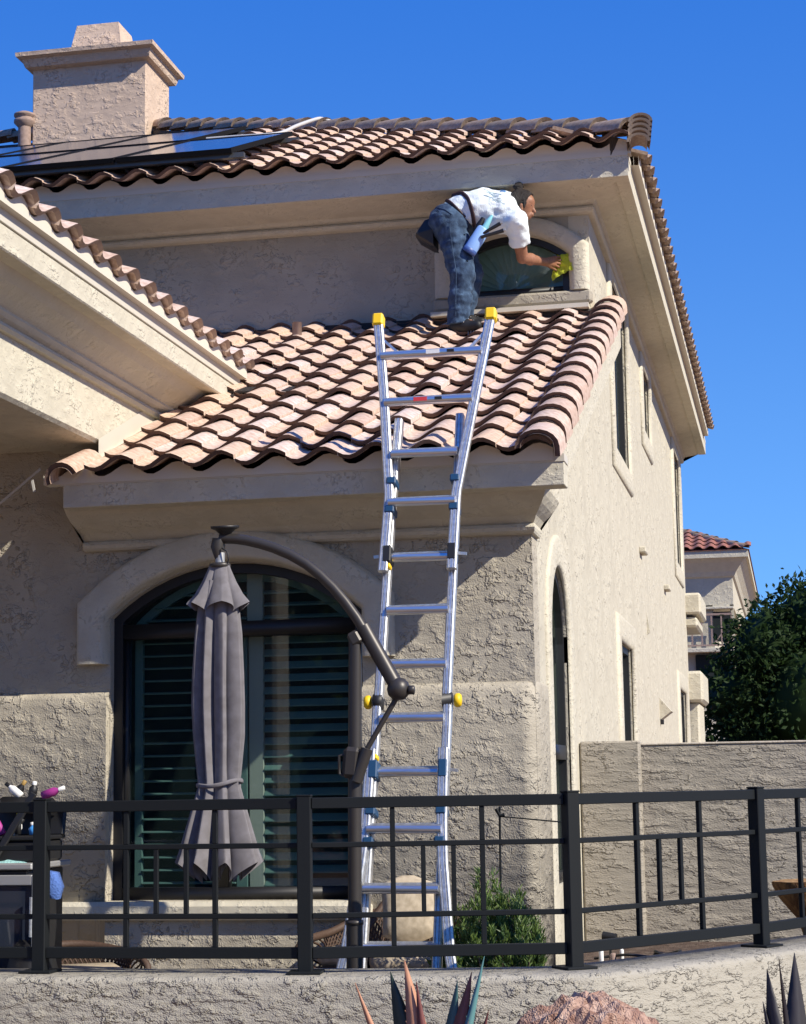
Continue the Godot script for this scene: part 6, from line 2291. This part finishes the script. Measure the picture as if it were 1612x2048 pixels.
func tools(ts: Field) -> void:
	# black pouch behind the hip
	var p := MB.new(true)
	p.grp(-1)
	p.rings([[V(-2.56, 5.60, -14.05), V(-2.56, 5.60, -14.28), V(-2.63, 5.58, -14.28), V(-2.63, 5.58, -14.05)], [V(-2.565, 5.50, -14.03), V(-2.565, 5.50, -14.29), V(-2.695, 5.475, -14.29), V(-2.695, 5.475, -14.03)], [V(-2.565, 5.385, -14.05), V(-2.565, 5.385, -14.27), V(-2.70, 5.45, -14.27), V(-2.70, 5.45, -14.05)], [V(-2.555, 5.37, -14.06), V(-2.555, 5.37, -14.26), V(-2.60, 5.385, -14.26), V(-2.60, 5.385, -14.06)]])
	solo("tool_pouch", p, M.black_plastic, "black pouch hanging behind the hip of the window cleaner", "pouch")
	# blue spray bottle in its holster
	var a := V(-2.285, 5.285, -14.0)
	var b := V(-2.165, 5.455, -14.0)
	var d := (b - a).normalized()
	var x := d.cross(Vector3.BACK).normalized()
	var xf := Transform3D(Basis(x, d, x.cross(d)), a)
	var ln := a.distance_to(b)
	var t := thing("holster_bottle", a, "blue cylindrical bottle slung at the side of the window cleaner", "bottle")
	var m := MB.new(true)
	m.lathe([Vector2(0.053, 0.03), Vector2(0.053, ln), Vector2(0.045, ln + 0.012), Vector2(0.02, ln + 0.02)], xf, 18)
	part(t, "body", m, M.bottle_blue)
	var m2 := MB.new(true)
	m2.lathe([Vector2(0.0, -0.006), Vector2(0.05, -0.004), Vector2(0.055, 0.0), Vector2(0.055, 0.032), Vector2(0.0, 0.033)], xf, 18)
	part(t, "base", m2, M.bottle_base)
	var m3 := MB.new(true)
	m3.tube([V(-2.225, 5.44, -14.01), V(-2.19, 5.50, -14.0), V(-2.165, 5.548, -14.0)], [0.030, 0.026, 0.016], 10)
	part(t, "holster", m3, M.black_plastic)
	var m4 := MB.new(true)
	m4.tube([V(-2.16, 5.45, -13.985), V(-2.12, 5.52, -13.985), V(-2.095, 5.56, -13.99)], [0.028, 0.020, 0.010], 10)
	part(t, "spray_head", m4, M.bottle_teal)
	var lb := ["black squeegee handle pointing up and right beside the blue bottle", "lower black squeegee handle lying almost level beside the blue bottle"]
	var hs := [[V(-2.19, 5.405, -13.965), V(-2.03, 5.485, -13.965)], [V(-2.18, 5.385, -13.955), V(-2.005, 5.425, -13.955)]]
	for i in 2:
		var s := thing("squeegee", hs[i][0], lb[i], "squeegee", "squeegees of the window cleaner")
		var q := MB.new(true)
		q.tube([hs[i][0], hs[i][0].lerp(hs[i][1], 0.5), hs[i][1]], [0.013, 0.013, 0.016], 9)
		part(s, "handle", q, M.black_plastic)
		var c := MB.new(true)
		c.tube([hs[i][1], hs[i][1].lerp(hs[i][0], -0.08)], 0.012, 8)
		part(s, "end_cap", c, M.galv)
	# yellow cloth under the hand, pressed to the glass
	var y := MB.new(true)
	var n := 14
	var nz := FastNoiseLite.new()
	nz.seed = 77
	nz.frequency = 9.0
	var cn := [V(-1.672, 5.435, -14.645), V(-1.592, 5.42, -14.60), V(-1.540, 5.250, -14.51), V(-1.735, 5.185, -14.61)]
	var rs := []
	for i in n + 1:
		var ring := []
		for k in n + 1:
			var u := float(i) / n
			var v := float(k) / n
			var q: Vector3 = cn[0].lerp(cn[1], u).lerp(cn[3].lerp(cn[2], u), v)
			var r := nz.get_noise_3dv(q)
			q += V(nz.get_noise_3dv(q + V(3, 0, 0)) * 0.022, nz.get_noise_3dv(q + V(0, 5, 0)) * 0.022, 0.028 * r + 0.030 * (1.0 - absf(v - 0.55) * 2.0) * (1.0 - absf(u - 0.4)))
			ring.append(q)
		rs.append(ring)
	for i in n:
		for k in n:
			y.poly([rs[i][k], rs[i + 1][k], rs[i + 1][k + 1]], Vector3.BACK)
			y.poly([rs[i][k], rs[i + 1][k + 1], rs[i][k + 1]], Vector3.BACK)
	solo("cloth", y, M.yellow_cloth, "bright yellow cleaning cloth under the hand on the arched upper window", "cloth")
# ---------------------------------------------------------------- everything
func _ready() -> void:
	rng.seed = 20240611
	# camera
	var cam := Camera3D.new()
	cam.name = "camera"
	var th := deg_to_rad(8.18)
	var ph := deg_to_rad(11.45)
	var ro := 0.016
	var fw := V(-sin(ph) * cos(th), sin(th), -cos(ph) * cos(th))
	var r0 := fw.cross(Vector3.UP).normalized()
	var u0 := r0.cross(fw)
	var rr := r0 * cos(ro) - u0 * sin(ro)
	var uu := u0 * cos(ro) + r0 * sin(ro)
	cam.transform = Transform3D(Basis(rr, uu, -fw), V(0, 1.25, 0))
	cam.fov = rad_to_deg(2.0 * atan(1024.0 / 3800.0))
	cam.near = 0.1
	cam.far = 6000.0
	add_child(cam)
	cam.current = true
	# sky, sun, exposure
	var sm := ProceduralSkyMaterial.new()
	sm.sky_top_color = lin(0.004, 0.10, 0.50)
	sm.sky_horizon_color = lin(0.20, 0.50, 0.98)
	sm.sky_curve = 0.15
	sm.ground_horizon_color = lin(0.26, 0.23, 0.19)
	sm.ground_bottom_color = lin(0.25, 0.21, 0.17)
	sm.sun_angle_max = 25.0
	var sky := Sky.new()
	sky.sky_material = sm
	var env := Environment.new()
	env.background_mode = Environment.BG_SKY
	env.sky = sky
	env.tonemap_mode = Environment.TONE_MAPPER_LINEAR
	env.tonemap_exposure = 1.32
	env.sdfgi_enabled = true
	env.ssao_enabled = true
	env.ssil_enabled = true
	var we := WorldEnvironment.new()
	we.name = "world_environment"
	we.environment = env
	add_child(we)
	var sun := DirectionalLight3D.new()
	sun.name = "sun"
	var s := V(2.3, 1.86, 1.0).normalized()
	sun.transform = Transform3D(Basis.looking_at(-s, Vector3.UP), V(0, 20, 0))
	sun.light_color = Color(1.0, 0.965, 0.90)
	sun.light_energy = 1.6
	sun.light_angular_distance = 0.5
	sun.shadow_enabled = true
	add_child(sun)
	make_textures()
	make_materials()
	terrace()
	house()
	neighbour()
	tree()
	opposite_trees()
	solar_panels()
	ladder()
	umbrella()
	railing()
	shrub()
	furniture()
	garden()
	person()
